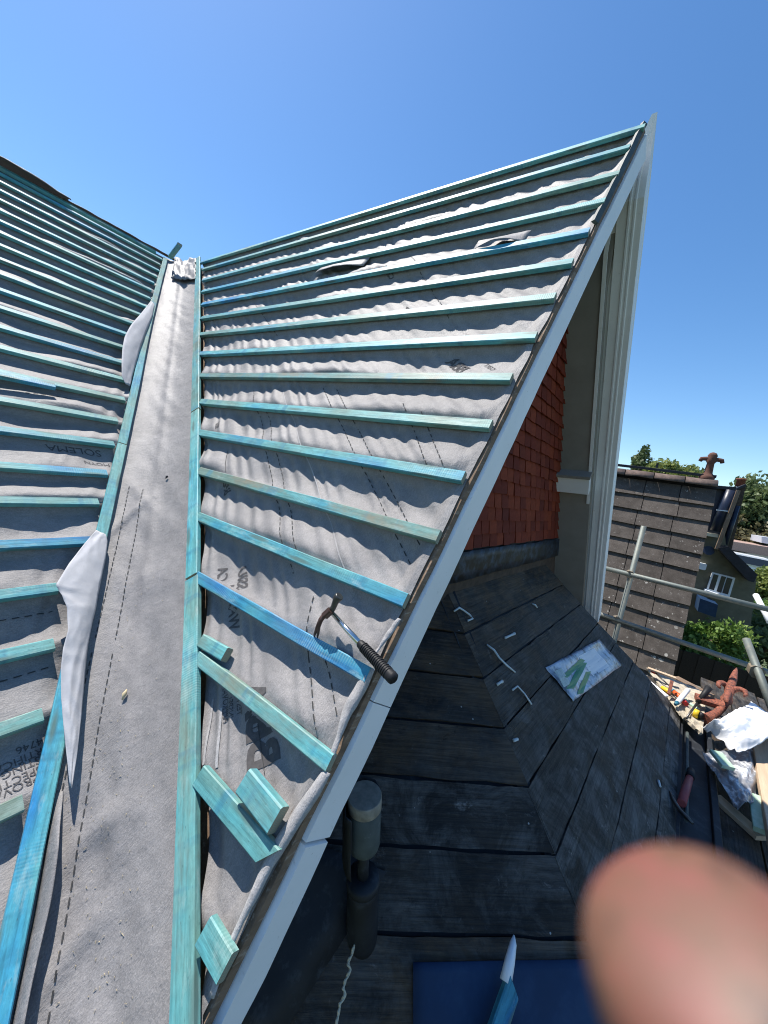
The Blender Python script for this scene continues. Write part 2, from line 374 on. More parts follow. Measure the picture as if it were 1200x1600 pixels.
def grid(name, P, mat, parent=None, smooth=True, thick=None):
    """P[i][j] world points"""
    P = np.array(P, float); a, b = P.shape[:2]
    idx = np.arange(a * b).reshape(a, b)
    f = np.stack([idx[:-1, :-1], idx[1:, :-1], idx[1:, 1:], idx[:-1, 1:]], -1).reshape(-1, 4)
    o = mesh(name, P.reshape(-1, 3), f.tolist(), mat, parent, smooth)
    if thick:
        md = o.modifiers.new('thick', 'SOLIDIFY'); md.thickness = thick; md.offset = 0
    return o
def frame(x, h):
    x = Vector(x).normalized(); z = Vector(h); z = (z - x * z.dot(x)).normalized(); y = z.cross(x)
    return Matrix((x, y, z)).transposed()
def beam(name, a, b, up, w, h, mat, parent=None, seg=5, wob=0.0, ch=.08, end=None, color=None, skew=(0, 0), rnd=None):
    """timber from a to b (world, centre line); w across, h along 'up'; metres"""
    a = Vector(a); b = Vector(b); F = frame(b - a, up); L = (b - a).length; c = (a + b) / 2
    ch_ = ch * min(w, h)
    prof = [(-w/2 + ch_, -h/2), (w/2 - ch_, -h/2), (w/2, -h/2 + ch_), (w/2, h/2 - ch_), (w/2 - ch_, h/2), (-w/2 + ch_, h/2), (-w/2, h/2 - ch_), (-w/2, -h/2 + ch_)]
    vs = []; fs = []; mi = []; sd = random.uniform(0, 99) if rnd is None else rnd
    for i in range(seg + 1):
        t = i / seg; x = (t - .5) * L
        dy = NZ(sd, t * 3) * wob; dz = NZ(sd + 7, t * 3) * wob * .6
        for (py, pz) in prof:
            xx = x
            if i == 0: xx += skew[0] * py
            if i == seg: xx += skew[1] * py
            vs.append((xx, py + dy, pz + dz))
    for i in range(seg):
        for j in range(8):
            k = (j + 1) % 8; fs.append((i*8 + j, i*8 + k, i*8 + 8 + k, i*8 + 8 + j)); mi.append(0)
    fs.append(tuple(range(7, -1, -1))); fs.append(tuple(seg*8 + j for j in range(8))); mi += [1 if end else 0] * 2
    me = bpy.data.meshes.new(name); me.from_pydata(vs, [], fs)
    o = link(name, me, None, [mat] + ([end] if end else []))
    me.polygons.foreach_set('material_index', mi)
    M = F.to_4x4(); M.translation = c
    place(o, M, parent)
    if color: o.color = color
    return o
def batten(name, a, b, up, parent=None, w=.11*U, h=.06*U, tint=None, wear=None, seg=8, wob=.0015, **kw):
    t = random.uniform(.25, .75) if tint is None else tint
    we = random.choice([.0, .1, .25, .5]) if wear is None else wear
    return beam(name, a, b, up, w, h, MB, parent, seg, wob, .13, MEND, (t, we, 0, 1), **kw)
def box(name, c, size, mat, parent=None, F=None, ch=.0):
    """axis box (world centre, sizes in metres), optional frame F"""
    F = F or Matrix.Identity(3); sx, sy, sz = size
    a = Vector(c) - F.col[0] * sx / 2; b = Vector(c) + F.col[0] * sx / 2
    return beam(name, a, b, F.col[2], sy, sz, mat, parent, 1, 0, max(ch, .02))
def sweep(pts, rad, seg=12, cap=True):
    """verts, faces of a round tube along pts (world) with radius list"""
    pts = [Vector(p) for p in pts]; n = len(pts)
    if not hasattr(rad, '__len__'): rad = [rad] * n
    vs = []; fs = []; ref = None
    for i, p in enumerate(pts):
        t = (pts[min(i + 1, n - 1)] - pts[max(i - 1, 0)]).normalized()
        if ref is None: ref = Vector((0, 0, 1)) if abs(t.z) < .9 else Vector((1, 0, 0))
        u = (ref - t * ref.dot(t)).normalized(); ref = u; v = t.cross(u)
        for j in range(seg):
            an = 2 * math.pi * j / seg; vs.append(p + (u * math.cos(an) + v * math.sin(an)) * rad[i])
    for i in range(n - 1):
        for j in range(seg):
            k = (j + 1) % seg; fs.append((i*seg + j, i*seg + k, (i+1)*seg + k, (i+1)*seg + j))
    if cap: fs.append(tuple(range(seg - 1, -1, -1))); fs.append(tuple((n-1)*seg + j for j in range(seg)))
    return vs, fs
def tube(name, pts, rad, mat, parent=None, seg=12, smooth=True):
    vs, fs = sweep(pts, rad, seg); o = mesh(name, vs, fs, mat, parent, smooth)
    if smooth:
        o.data.polygons[-1].use_smooth = False; o.data.polygons[-2].use_smooth = False
    return o
def lerp(a, b, t): return a + (b - a) * t
def interp(x, xs, ys):                            # linear, extrapolating at both ends
    xs = list(xs); ys = list(ys)
    if x <= xs[0]: i = 0
    elif x >= xs[-1]: i = len(xs) - 2
    else: i = next(k for k in range(len(xs) - 1) if xs[k + 1] >= x)
    return ys[i] + (ys[i + 1] - ys[i]) * (x - xs[i]) / (xs[i + 1] - xs[i])

# ------------------------------------------------------------------ measured lines of the two slopes
GRs = [.111, 5.727, 7.861, 8.706, 9.452, 9.776]; GRy = [12.26, 5.904, 3.473, 2.542, 1.684, 1.312]     # right valley batten, right edge
GLs = [-.323, 5.748, 7.938, 8.803, 9.562, 9.891]; GLy = [13.215, 6.19, 3.7, 2.739, 1.851, 1.466]      # its left edge
MRs = [-11.764, -6.882, -4.022, -2.209, -1.33, -.695, 1.313, 1.609, 1.979, 2.384, 2.776]; MRx = [5.9, 4.089, 3.039, 2.357, 2.01, 1.787, 1.002, .921, .8, .667, .52]
MLs = [-11.365, -6.659, -3.906, -2.176, -1.321, -.702, 1.267, 1.544, 1.891, 2.283]; MLx = [5.62, 3.798, 2.787, 2.196, 1.868, 1.65, .908, .807, .667, .539]
gb = [(.0, 12.43, 1.0), (.519, 11.7, 1.07), (1.202, 10.92, 1.07), (1.835, 10.24, 1.09), (2.467, 9.53, 1.12), (3.061, 8.88, 1.14), (3.67, 8.24, 1.17), (4.296, 7.53, 1.18),
      (4.89, 6.82, 1.23), (5.495, 6.13, 1.215), (6.09, 5.52, 1.248), (6.68, 4.82, 1.238), (7.25, 4.19, 1.248), (7.83, 3.55, 1.271), (8.392, 2.87, 1.253)]
gt = [.45, .42, .40, .52, .72, .42, .40, .62, .22, .50, .64, .26, .66, .80, .40]; gw = [.1, .1, .3, .1, .1, .2, .4, .2, .9, .1, .25, 1.0, .15, .2, .6]
mbs = [1.675, 1.12, .535, -.05, -.615, -1.195, -1.72, -2.33, -2.90, -3.5, -4.1, -4.65] + [-4.65 - .575 * k for k in range(1, 13)]
mbs.sort(); gss = sorted([b[0] for b in gb] + [8.96, 9.5])
HB = .06                                          # batten depth in units; the planes above run through the batten tops
def felt_profile(t):                              # 0 just under one batten, 1 at the next one down
    sag = min(1.0, t / .16) ** .8 * (1 if t < .55 else max(0.0, 1 - ((t - .55) / .45) ** 1.6))
    return sag, max(0.0, math.sin(math.pi * (t ** 2.2)))
def felt_h(q, v, courses, seed, amp=1.0, vedge=None):
    """height of the sagging felt over the batten tops plane: q down the slope, v along the battens"""
    if q < courses[0]: k, t, gap = -1, .5, .5
    else:
        k = 0
        while k + 1 < len(courses) and courses[k + 1] <= q: k += 1
        nx = courses[k + 1] if k + 1 < len(courses) else courses[k] + .57
        gap = nx - courses[k]; t = min(1, max(0, (q - courses[k] - .06) / (gap - .03)))
    sag, bul = felt_profile(t)
    kk = k * 3.17 + seed
    vv = v + .35 * NZ(v * .8, kk + 5) + .25 * NZ(v * .3, q * .7, kk)
    a = NZ(vv * .42, kk) * 1.1 + NZ(vv * .95, kk * .4 + 40) * 1.05 + NZ(vv * 1.9, kk * .3 + 80) * .45 * (.5 + NZ(v * .4, kk + 33))
    h = -HB - .004 - sag * (.074 + .036 * NZ(v * .7, kk + 60)) + bul * (.030 + .075 * a) * amp
    tw = v * 1.9 + q * 1.2                        # a few soft creases fanning across the gap
    h += sag * (.30 - abs(NZ(v * 1.15 + q * 1.3, q * .8, kk * .3 + 7))) * .040 + sag * NZ(tw, q * 1.1, kk * .2) * .018 + sag * NZ(v * 5 + q * 3, q * 4, kk * .2) * .005
    if vedge is not None:                         # tight pleats where the sheet is pinned by the valley batten
        e = math.exp(-max(0, vedge) / .32)
        h += sag * e * .022 * math.sin(vedge * 25 + 5 * NZ(vedge * 2.5, kk) + kk) * (0.5 + .6 * NZ(vedge * 2, kk + 9))
    return max(h, -HB - .145)
def hG(s, y): return felt_h(s, y, gss, 11, 1.0 if s < 8.4 else .6, y - interp(s, GRs, GRy))
def hM(s, x): return felt_h(s, x, mbs, 57, 1.05 if s > -3 else 1.35, interp(s, MLs, MLx) - x)

# ------------------------------------------------------------------ ground
def ground():
    N = 40; xs = np.concatenate([np.linspace(-500, -30, 8), np.linspace(-20, 60, 24), np.linspace(80, 900, 8)])
    ys = np.concatenate([np.linspace(-700, -40, 8), np.linspace(-30, 40, 24), np.linspace(60, 700, 8)])
    P = [[(x, y, .05 * NZ(x * .3, y * .3)) for y in ys] for x in xs]
    tag(grid('ground', P, MGRASS), kind='structure')
ground()

# ------------------------------------------------------------------ MAIN (left) ROOF
roofM = thing('main_roof', 'left roof slope of the house, long teal battens over sagging grey felt up to the ridge', 'roof', wp(MP(-5, 1, -.5)))
def slab(name, pts, n, t, mat, parent):           # pts: layout quad, extruded by -n*t
    top = [wp(p) for p in pts]; bot = [wp(np.array(p) - np.array(n) * t) for p in pts]; k = len(pts)
    fs = [tuple(range(k)), tuple(range(2*k - 1, k - 1, -1))] + [(i + k, (i + 1) % k + k, (i + 1) % k, i) for i in range(k)]
    return mesh(name, top + bot, fs, mat, parent)
XL = -2.6
vb = lambda k: cM + vdir * k
slab('roof_deck', [MP(-11.9, XL, -.23), MP(3.2, XL, -.23), MP(3.2, .1, -.23), MP(-11.9, 6.35, -.23)], nM, .25, MBROWN, roofM)
sR = -11.9
bk = np.array([0, math.cos(tM), -math.sin(tM)]); nbk = np.array([0, math.sin(tM), math.cos(tM)])
rp = lambda x, d=0: MP(sR, x, -.05) + bk * d
slab('back_slope', [rp(XL), rp(9.5), rp(9.5, 9), rp(XL, 9)], nbk, .2, MFELT, roofM)
rows = []
svals = []
for a, b in zip(mbs[:-1], mbs[1:]): svals += [a + (b - a) * t for t in (0, .06, .14, .22, .31, .4, .49, .58, .67, .75, .82, .88, .94)]
svals = [sR, sR + .15] + svals + [mbs[-1] + .1 * k for k in range(14)]
for s in svals:
    xe = interp(s, MLs, MLx) + .05
    rows.append([tuple(wp(MP(s, lerp(XL, xe, j / 210), hM(s, lerp(XL, xe, j / 210))))) for j in range(211)])
feltM = grid('roofing_felt', rows, MFELT, roofM)
endsM = {1.675: (35, 1243), 1.12: (65, 1105), .535: (83, 996.7), -.05: (88, 909)}
tints = {1.675: .12, 1.12: .12, .535: .3, -.05: .35, -.615: .78, -1.195: .28, -1.72: .66, -2.33: .42, -2.9: .30, -3.5: .35, -4.1: .25, -4.65: .62}
for s in mbs:
    xr = M2(endsM[s])[1] if s in endsM else interp(s, MLs, MLx) - random.uniform(.02, .07)
    a = wp(MP(s + .055, XL - random.uniform(0, .3), -HB / 2)); b = wp(MP(s + .055, xr, -HB / 2))
    batten('batten', a, b, nM, roofM, tint=tints.get(s, random.uniform(.35, .6)), wear={1.12: .5, 1.675: .4, -4.1: .3}.get(s, .08), seg=14, wob=.003)
# ridge: dark teal top batten board and the dark felt turned over the ridge
beam('ridge_batten', wp(MP(sR + .06, XL, -.01)), wp(MP(sR + .06, 5.55, -.01)), nM, .16 * U, .08 * U, MB, roofM, 8, .002, color=(.45, .1, 0, 1))
P = []
for i in range(46):
    x = lerp(XL, 3.42, i / 45); row = []
    for j in range(9):
        t = j / 8; ang = R(-58) + t * R(140); rr = .30 + .04 * NZ(x * 2, t * 2) - .10 * max(0, x - 2.2)
        c = MP(sR, x, -.02)
        row.append(tuple(wp(c + (nM * .35 + nbk * .65) * 0.0 + np.array([0, math.sin(ang) * rr * 1.3, math.cos(ang) * rr * .75 + .02 * NZ(x * 5, t * 3)]))))
    P.append(row)
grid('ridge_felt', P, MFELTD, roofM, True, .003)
P = []
for i in range(60):
    x = lerp(3.3, 6.6, i / 59); row = []
    for j in range(6):
        t = j / 5; ang = R(-50) + t * R(110); rr = .085 + .02 * NZ(x * 3, t)
        row.append(tuple(wp(MP(sR, x, .0) + np.array([0, math.sin(ang) * rr, math.cos(ang) * rr]))))
    P.append(row)
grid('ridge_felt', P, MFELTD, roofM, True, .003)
# short lap piece of batten lying against the batten at mid height
s_, x_ = M2((2, 588)); s2, x2 = M2((84, 605))
batten('batten_offcut', wp(MP(s_ + .03, x_ - .5, .03)), wp(MP(s2 + .03, x2, .03)), nM, None, tint=.5, wear=.1)
tag(bpy.data.objects['batten_offcut'], 'short teal batten piece lapped on a longer batten at the left picture edge', 'batten')

# ------------------------------------------------------------------ GABLE ROOF (the slope with the hammer)
roofG = thing('gable_roof', 'steep gable roof slope with evenly spaced teal battens over rippled grey felt', 'roof', wp(GP(5, 4, -.5)))
yv = lambda s: interp(s, GRs, GRy)
slab('roof_deck', [GP(-.1, 1.14, -.22), GP(10.9, 1.34, -.22), GP(10.9, .6, -.19) if False else GP(10.9, 1.36, -.19), GP(-.1, 13.2, -.19)][:2] + [GP(10.3, 1.5, -.22), GP(-.1, 13.2, -.22)], nG, .12, MBROWN, roofG)
apex = GP(-.12, 1.0, -.02)
dF = np.array([math.cos(tG), 0, -math.sin(tG)]); nF = np.array([math.sin(tG), 0, math.cos(tG)])
def FP(d, y, h=0.0): return np.array([apex[0], y, apex[2]]) + dF * d + nF * h
q0 = np.array([6.42, 0, 5.16]); q1 = np.array([7.10, 0, 4.99]); q2 = np.array([12.45, 0, -3.13])
aty = lambda q, y: np.array([q[0], y, q[2]])
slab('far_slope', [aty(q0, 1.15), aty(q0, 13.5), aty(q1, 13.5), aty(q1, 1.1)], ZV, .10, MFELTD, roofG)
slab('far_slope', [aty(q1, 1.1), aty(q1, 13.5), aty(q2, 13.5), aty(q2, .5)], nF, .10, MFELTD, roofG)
svals = []
for a, b in zip(gss[:-1], gss[1:]): svals += [a + (b - a) * t for t in (0, .06, .14, .22, .31, .4, .49, .58, .67, .75, .82, .88, .94)]
svals = [-.12, -.05] + svals + [gss[-1] + .07 * k for k in range(10)]
yvf = lambda s: 1.06 + .026 * s                  # verge line of the felt
fy = lambda X: 1.0 + .055 * (6.5 - X) if X < 6.5 else 1.0 - .127 * (X - 6.5)     # front plane of the bargeboards
rows = []
for s in svals:
    ye = yv(s) + .06; y0 = min(fy(GP(s, 1)[0]) + .035 + .022 * NZ(s * 2.2, 5), ye - .02)
    r = []
    for j in range(261):
        t = j / 260; t = t ** 1.25; y = lerp(y0, ye, t); h = hG(s, y)
        e = max(0, 1 - (y - y0) / .16)             # the sheet lifts and curls at the verge
        h = lerp(h, -.068 + .012 * NZ(s * 3, 9), min(1, e * 1.6))
        r.append(tuple(wp(GP(s, y, h))))
    rows.append(r)
feltG = grid('roofing_felt', rows, MFELT, roofG)
for i, (s, yl, yr) in enumerate(gb):
    ye = yr + .02 * NZ(i * 3.3)
    batten('batten', wp(GP(s + .055, yl - .01, -HB / 2)), wp(GP(s + .055, ye, -HB / 2)), nG, roofG, tint=gt[i], wear=gw[i], seg=14, wob=.003)
# torn, lifted felt between upper courses
def tent(pa, pb, pc, hh, name='torn_flap', mat=MFELT):
    (sa, ya), (sb, yb), (sc, yc) = G2(pa), G2(pb), G2(pc)
    P = []
    for i in range(13):
        t = i / 12; row = []
        for j in range(6):
            u = j / 5
            s = lerp(lerp(sa, sb, t), sc if False else lerp(sa, sb, t) - .30, u); y = lerp(ya, yb, t)
            h = -.05 + hh * math.sin(math.pi * t) ** .8 * (1 - u) * 1.0 + .01 * NZ(t * 5, u * 3)
            row.append(tuple(wp(GP(s, y, h))))
        P.append(row)
    return grid(name, P, mat, roofG, True, .002)
tent((735, 390), (818, 374), (780, 350), .12)
tent((490, 423), (566, 411), (520, 400), .07)

# ------------------------------------------------------------------ VALLEY
val = thing('valley_lining', 'pale grey felt trough running down the valley between two teal edge battens', 'valley', wp(vb(3) - .3 * ZV))
def vbound(k):
    V = vb(k) ; sm = (V - cM) @ dM; sg = (V - c0) @ dG
    xl = (interp(sm, MLs, MLx) + interp(sm, MRs, MRx)) / 2; yr = (interp(sg, GLs, GLy) + interp(sg, GRs, GRy)) / 2
    return MP(sm, min(xl, V[0] - .02), -HB - .01), GP(sg, min(yr, V[1] - .02), -HB - .01), V - np.array([0, 0, .09])
def VP(k, t, lift=0.0):
    A, B, C = vbound(k)
    p = A * (1 - t) ** 2 + C * 2 * t * (1 - t) + B * t * t
    nn = nM * (1 - t) + nG * t; nn /= np.linalg.norm(nn)
    env = math.sin(math.pi * t)
    h = env * (.024 * NZ(k * 1.1, t * 2.2, 3) + .016 * NZ(k * 3 + t * 3, t * 4, 8) + .010 * (.3 - abs(NZ(k * 4 - t * 5, t * 3, 18)))) 
    for (kc, tc, sl, am, wd) in ((-2.05, .45, .9, .034, .09), (-2.65, .40, 1.2, .030, .08), (1.15, .32, 1.6, .05, .10), (1.5, .35, -1.1, .025, .09), (.2, .6, .5, .02, .15)):
        dd = (k - kc) - sl * (t - tc); h += am * math.exp(-(dd / wd) ** 2) * math.exp(-((t - tc) / .22) ** 2)
    h += .014 * math.exp(-((t - .55) / .06) ** 2) * (1 + .5 * NZ(k * .7))
    return p + nn * (h + lift)
ks = [-4.3 + 17.2 * (i / 220) ** 1.35 for i in range(221)]
rows = [[tuple(wp(VP(k, j / 60))) for j in range(61)] for k in ks]
grid('valley_felt', rows, MFELT, val)
def vbatten(side, ss, tint, wear, w=None):
    sv = ss; P = []
    def mid(s):
        if side == 'L': return MP(s, (interp(s, MLs, MLx) + interp(s, MRs, MRx)) / 2, -HB / 2 + .005)
        return GP(s, (interp(s, GLs, GLy) + interp(s, GRs, GRy)) / 2, -HB / 2 + .012)
    return batten('valley_batten', wp(mid(sv[0])), wp(mid(sv[1])), nM if side == 'L' else nG, val, tint=tint, wear=wear, seg=16, w=w or .115 * U, wob=.003)
vbatten('L', (-11.75, -6.9), .34, 0); vbatten('L', (-6.88, -2.3), .44, .05); vbatten('L', (-2.28, -.2), .5, .05); vbatten('L', (.1, 3.1), .72, .05, .13 * U)
vbatten('R', (-.35, 5.75), .33, .1, .16 * U); vbatten('R', (5.77, 7.9), .42, .05, .15 * U); vbatten('R', (7.92, 10.4), .50, .45, .165 * U)
# upturned felt edge beside the lower left batten
P = []
for i in range(50):
    s = lerp(1.75, 3.2, i / 49); x0 = interp(s, MRs, MRx) + .02
    row = []
    for j in range(6):
        u = j / 5
        row.append(tuple(wp(MP(s, x0 + .045 * u + .02 * NZ(s * 2, 3) * u, -.06 + .15 * math.sin(u * math.pi / 2) * min(1, (s - 1.75) / .35)))))
    P.append(row)
grid('turned_felt_edge', P, MFELT, val, True, .002)
# folded back white flaps
def flap(L, Rr, hl, hr, bulge, n=28, m=9):
    P = []
    def at(pts, t):
        x = t * (len(pts) - 1); i = min(int(x), len(pts) - 2); f = x - i
        return (lerp(pts[i][0], pts[i+1][0], f), lerp(pts[i][1], pts[i+1][1], f))
    for i in range(n):
        t = i / (n - 1); ha = np.interp(t, [0, .25, .5, .75, 1], hl); hb = np.interp(t, [0, .5, 1], hr)
        A = hit(at(L, t), nM, cM + nM * ha); B = hit(at(Rr, t), nM, cM + nM * hb); row = []
        for j in range(m):
            u = j / (m - 1); p = A * (1 - u) + B * u
            p = p + nM * (bulge * math.sin(math.pi * u) * math.sin(math.pi * (.1 + .8 * t)) + .022 * (.35 - abs(NZ(t * 5 + u * 1.5, u * 1.6, hl[1] * 50))) + .014 * (.3 - abs(NZ(t * 12 - u * 2, u * 1.2 + t * 3, 2))) + .003 * NZ(t * 30, u * 5))
            row.append(tuple(wp(p)))
        P.append(row)
    return grid('turned_felt_flap', P, MFELTW, val, True, .0008)
flap([(236, 470), (220, 490), (205, 507), (195, 525), (191, 545), (190, 566), (190, 588), (196, 601)], [(241, 476), (239, 492), (233, 507), (226, 525), (219, 545), (213, 566), (207, 588), (203, 604)], [.03, .13, .16, .12, .03], [.02, .03, .0], .02)
flap([(150, 829), (133, 848), (108, 880), (87, 914), (97, 930), (105, 950), (106, 985), (98, 1015), (95, 1045), (96, 1090), (99, 1130), (104, 1180), (109, 1228)],
     [(165, 836), (168, 846), (165, 872), (158, 905), (153, 930), (150, 950), (143, 978), (137, 1010), (134, 1040), (130, 1090), (126, 1130), (120, 1180), (112, 1232)], [.03, .17, .15, .12, .09], [.03, .05, .09], .025, 90, 18)
# crumpled loose felt at the head of the valley
P = []
for i in range(16):
    row = []
    for j in range(16):
        t = lerp(.30, .97, j / 15); k = lerp(10.7, 12.9, i / 15) + .35 * NZ(t * 4, 2)
        row.append(tuple(wp(VP(k, t, .05 + .16 * (NZ(i * .45, j * .45, 4) * .7 + .25)))))
    P.append(row)
grid('loose_felt', P, MFELT, val, True, .002)
rs = VP(12.3, .12, .06)
batten('batten_offcut', wp(onax((266, 402), 1, 13.0) + np.array([0, 0, .0])), wp(onax((281, 382), 1, 12.2)), (0, -.6, .8), None, tint=.5, wear=.1, w=.13 * U, h=.07 * U)
tag(bpy.data.objects['batten_offcut.001'], 'dark batten end sticking up against the sky at the head of the valley', 'batten')

# ------------------------------------------------------------------ printing on the felt
def ribbon_pts(f, a, b, n): return [f(lerp(a[0], b[0], i / n), lerp(a[1], b[1], i / n)) for i in range(n + 1)]
def dashes(surf, line, parent, dash=.055, gap=.035, w=.010, lift=.007, mat=MDASH, solid=False):
    """surf(a,b,lift) -> layout point; line = two (a,b) ends"""
    (a0, b0), (a1, b1) = line; A = surf(a0, b0, 0); B = surf(a1, b1, 0); L = np.linalg.norm(B - A)
    vs = []; fs = []; d = 0.0
    while d < L:
        e = min(L, d + (dash if not solid else L)); n = 3 if not solid else int(L / .05)
        prev = None
        for i in range(n + 1):
            t = (d + (e - d) * i / n) / L
            p = surf(lerp(a0, a1, t), lerp(b0, b1, t), lift); q = surf(lerp(a0, a1, min(1, t + .01)), lerp(b0, b1, min(1, t + .01)), lift)
            tg = q - p if np.linalg.norm(q - p) > 1e-9 else B - A; nn = surf(lerp(a0, a1, t), lerp(b0, b1, t), lift + .01) - p
            sd = np.cross(tg, nn); sd /= np.linalg.norm(sd) + 1e-9
            vs += [wp(p - sd * w / 2), wp(p + sd * w / 2)]
            if i: k = len(vs); fs.append((k - 4, k - 3, k - 1, k - 2))
        d = e + gap
    o = mesh('felt_stitch_line' if not solid else 'felt_lap_line', vs, fs, mat, parent); o['kind'] = 'stuff'
    return o
sG = lambda s, y, l: GP(s, y, hG(s, y) + l)
sM = lambda s, x, l: MP(s, x, hM(s, x) + l)
sV = lambda k, t, l: VP(k, t, l)
def gline(p, q): return (G2(p, -.06), G2(q, -.06))
for p, q in (((502, 602), (650, 903)), ((522, 602), (667, 873)), ((632, 635), (668, 729)), ((660, 648), (698, 740)), ((393, 606), (452, 892)), ((414, 640), (466, 865)),
             ((475, 1023), (497, 1141)), ((503, 1030), (528, 1125)), ((487, 930), (475, 1023)), ((700, 492), (640, 395)), ((430, 520), (395, 470))):
    dashes(sG, gline(p, q), roofG)
dashes(sG, gline((440, 609), (545, 905)), roofG, w=.012, lift=.008, mat=MFELTL, solid=True)
for t0, t1 in ((.40, .30), (.22, .12)):
    for ka, kb in ((1.6, -.6), (-.75, -3.3)): dashes(sV, ((ka, lerp(t0, t1, (1.6 - ka) / 5)), (kb, lerp(t0, t1, (1.6 - kb) / 5))), val, w=.009, dash=.05, gap=.03)
for p, q in (((0, 963), (85, 948)), ((0, 1061), (85, 1037)), ((40, 612), (112, 620))):
    dashes(sM, (M2(p, -.06), M2(q, -.06)), roofM, dash=.05)
_dg = [None]
def text_mesh(body, size, bold=.0):
    cu = bpy.data.curves.new('tmp', 'FONT'); cu.body = body; cu.size = size; cu.offset = bold; cu.resolution_u = 3
    o = bpy.data.objects.new('tmp', cu); COL.objects.link(o)
    bpy.context.view_layer.update(); dg = bpy.context.evaluated_depsgraph_get()
    me = bpy.data.meshes.new_from_object(o.evaluated_get(dg)); bpy.data.objects.remove(o); bpy.data.curves.remove(cu)
    bm = bmesh.new(); bm.from_mesh(me); bpy.data.meshes.remove(me)
    xs = [v.co.x for v in bm.verts]; ys = [v.co.y for v in bm.verts]; step = max(.035, size * .10)
    for ax, lo, hi in ((0, min(xs), max(xs)), (1, min(ys), max(ys))):
        c = lo + step
        while c < hi:
            co = (c, 0, 0) if ax == 0 else (0, c, 0); no = (1, 0, 0) if ax == 0 else (0, 1, 0)
            bmesh.ops.bisect_plane(bm, geom=bm.verts[:] + bm.edges[:] + bm.faces[:], plane_co=co, plane_no=no); c += step
    vs = [tuple(v.co) for v in bm.verts]; fs = [[v.index for v in f.verts] for f in bm.faces]
    bm.verts.index_update(); fs = [[v.index for v in f.verts] for f in bm.faces]; bm.free()
    return vs, fs
def felt_text(body, size, surf, org, ux, uy, parent, mat=MPRINT, lift=.005, bold=0.0):
    """ux, uy: surface-coordinate steps for one text unit along / up"""
    vs, fs = text_mesh(body, size, bold)
    pv = [wp(surf(org[0] + x * ux[0] + y * uy[0], org[1] + x * ux[1] + y * uy[1], lift)) for x, y, _ in vs]
    return mesh('felt_lettering', pv, fs, mat, parent)
# left slope, upside down near the lower valley batten (x runs to the left, letters stand downhill)
for i, (tx, pp) in enumerate((('04/4746', (69, 1152)), ('CERTIFICATION', (68, 1168)), ('TESTING', (62, 1183)), ('INSPECTION', (62, 1199)), ('APPROVAL', (60, 1213)))):
    s, x = M2(pp, -.07)
    felt_text(tx, .078, sM, (s - .03, x + .10), (.05, -1.0), (1.0, .05), roofM)
s, x = M2((160, 712), -.07); felt_text('SOLEMA', .16, sM, (s - .14, x + .02), (.0, -1.0), (1.0, .0), roofM)
s, x = M2((172, 727), -.07); felt_text('MOYN', .10, sM, (s - .08, x + .02), (.0, -1.0), (1.0, .0), roofM)
# gable slope: block letters running up the sheet, parallel with the valley
vd = np.array([-.645, .765]); vn = np.array([.765, .645])    # along / across the sheet (s, y)
def gtext(tx, size, px, bold=0.0, mat=MPRINT, flip=1):
    s, y = G2(px, -.07); felt_text(tx, size, sG, (s, y), tuple(vd * flip), tuple(-vn * flip * 1.0), roofG, mat, .005, bold)
gtext('BBA', .34, (385, 1212), .012); gtext('CERTIFICATE', .075, (390, 1174)); gtext('APPROVAL', .06, (342, 1130)); gtext('INSPECTION', .06, (352, 1124)); gtext('TESTING', .06, (362, 1118))
gtext('SSIU', .15, (366, 922), .004); gtext('CA', .15, (338, 912), .004); gtext('WAAM', .15, (352, 985), .004)
gtext('BBA', .16, (345, 772), .004); gtext('SSIU', .10, (338, 672), .002)
gtext('BBA', .20, (716, 580), .006); gtext('CERT', .08, (768, 578)); gtext('CERT', .14, (640, 497), .003); gtext('CERT', .12, (608, 432), .003)
for p, q, w in (((322, 1090), (318, 1195), .02), ((338, 1105), (338, 1200), .025)):
    dashes(sG, gline(p, q), roofG, w=w, lift=.006, mat=MFELTL, solid=True)
dashes(sG, gline((392, 1130), (404, 1210)), roofG, w=.006, solid=True); dashes(sG, gline((352, 700), (353, 738)), roofG, w=.006, solid=True)

# ------------------------------------------------------------------ loose offcuts on the gable slope
def off(label, p, q, w, h, hh, tint, wear, skew=(0, 0), grp=None):
    (s0, y0), (s1, y1) = G2(p, hh), G2(q, hh)
    o = batten('batten_offcut', wp(GP(s0, y0, hh - h / 2)), wp(GP(s1, y1, hh - h / 2)), nG, None, w=w * U, h=h * U, tint=tint, wear=wear, skew=skew, wob=.0005)
    return tag(o, label, 'batten')
off('small teal offcut block tucked above the batten end at the valley batten', (312, 1000), (350, 1022), .115, .075, .015, .28, .4)
off('pale teal offcut with diagonal split end leaning beside the lower valley batten', (309, 1212), (417, 1338), .14, .06, .02, .30, .05, (0, .8))
off('short wide blue-green offcut resting on the diagonally split offcut', (378, 1220), (428, 1283), .16, .09, .07, .52, .3)
off('short teal offcut with knot, lowest on the gable slope by the verge', (316, 1455), (350, 1515), .15, .06, .03, .58, .2)

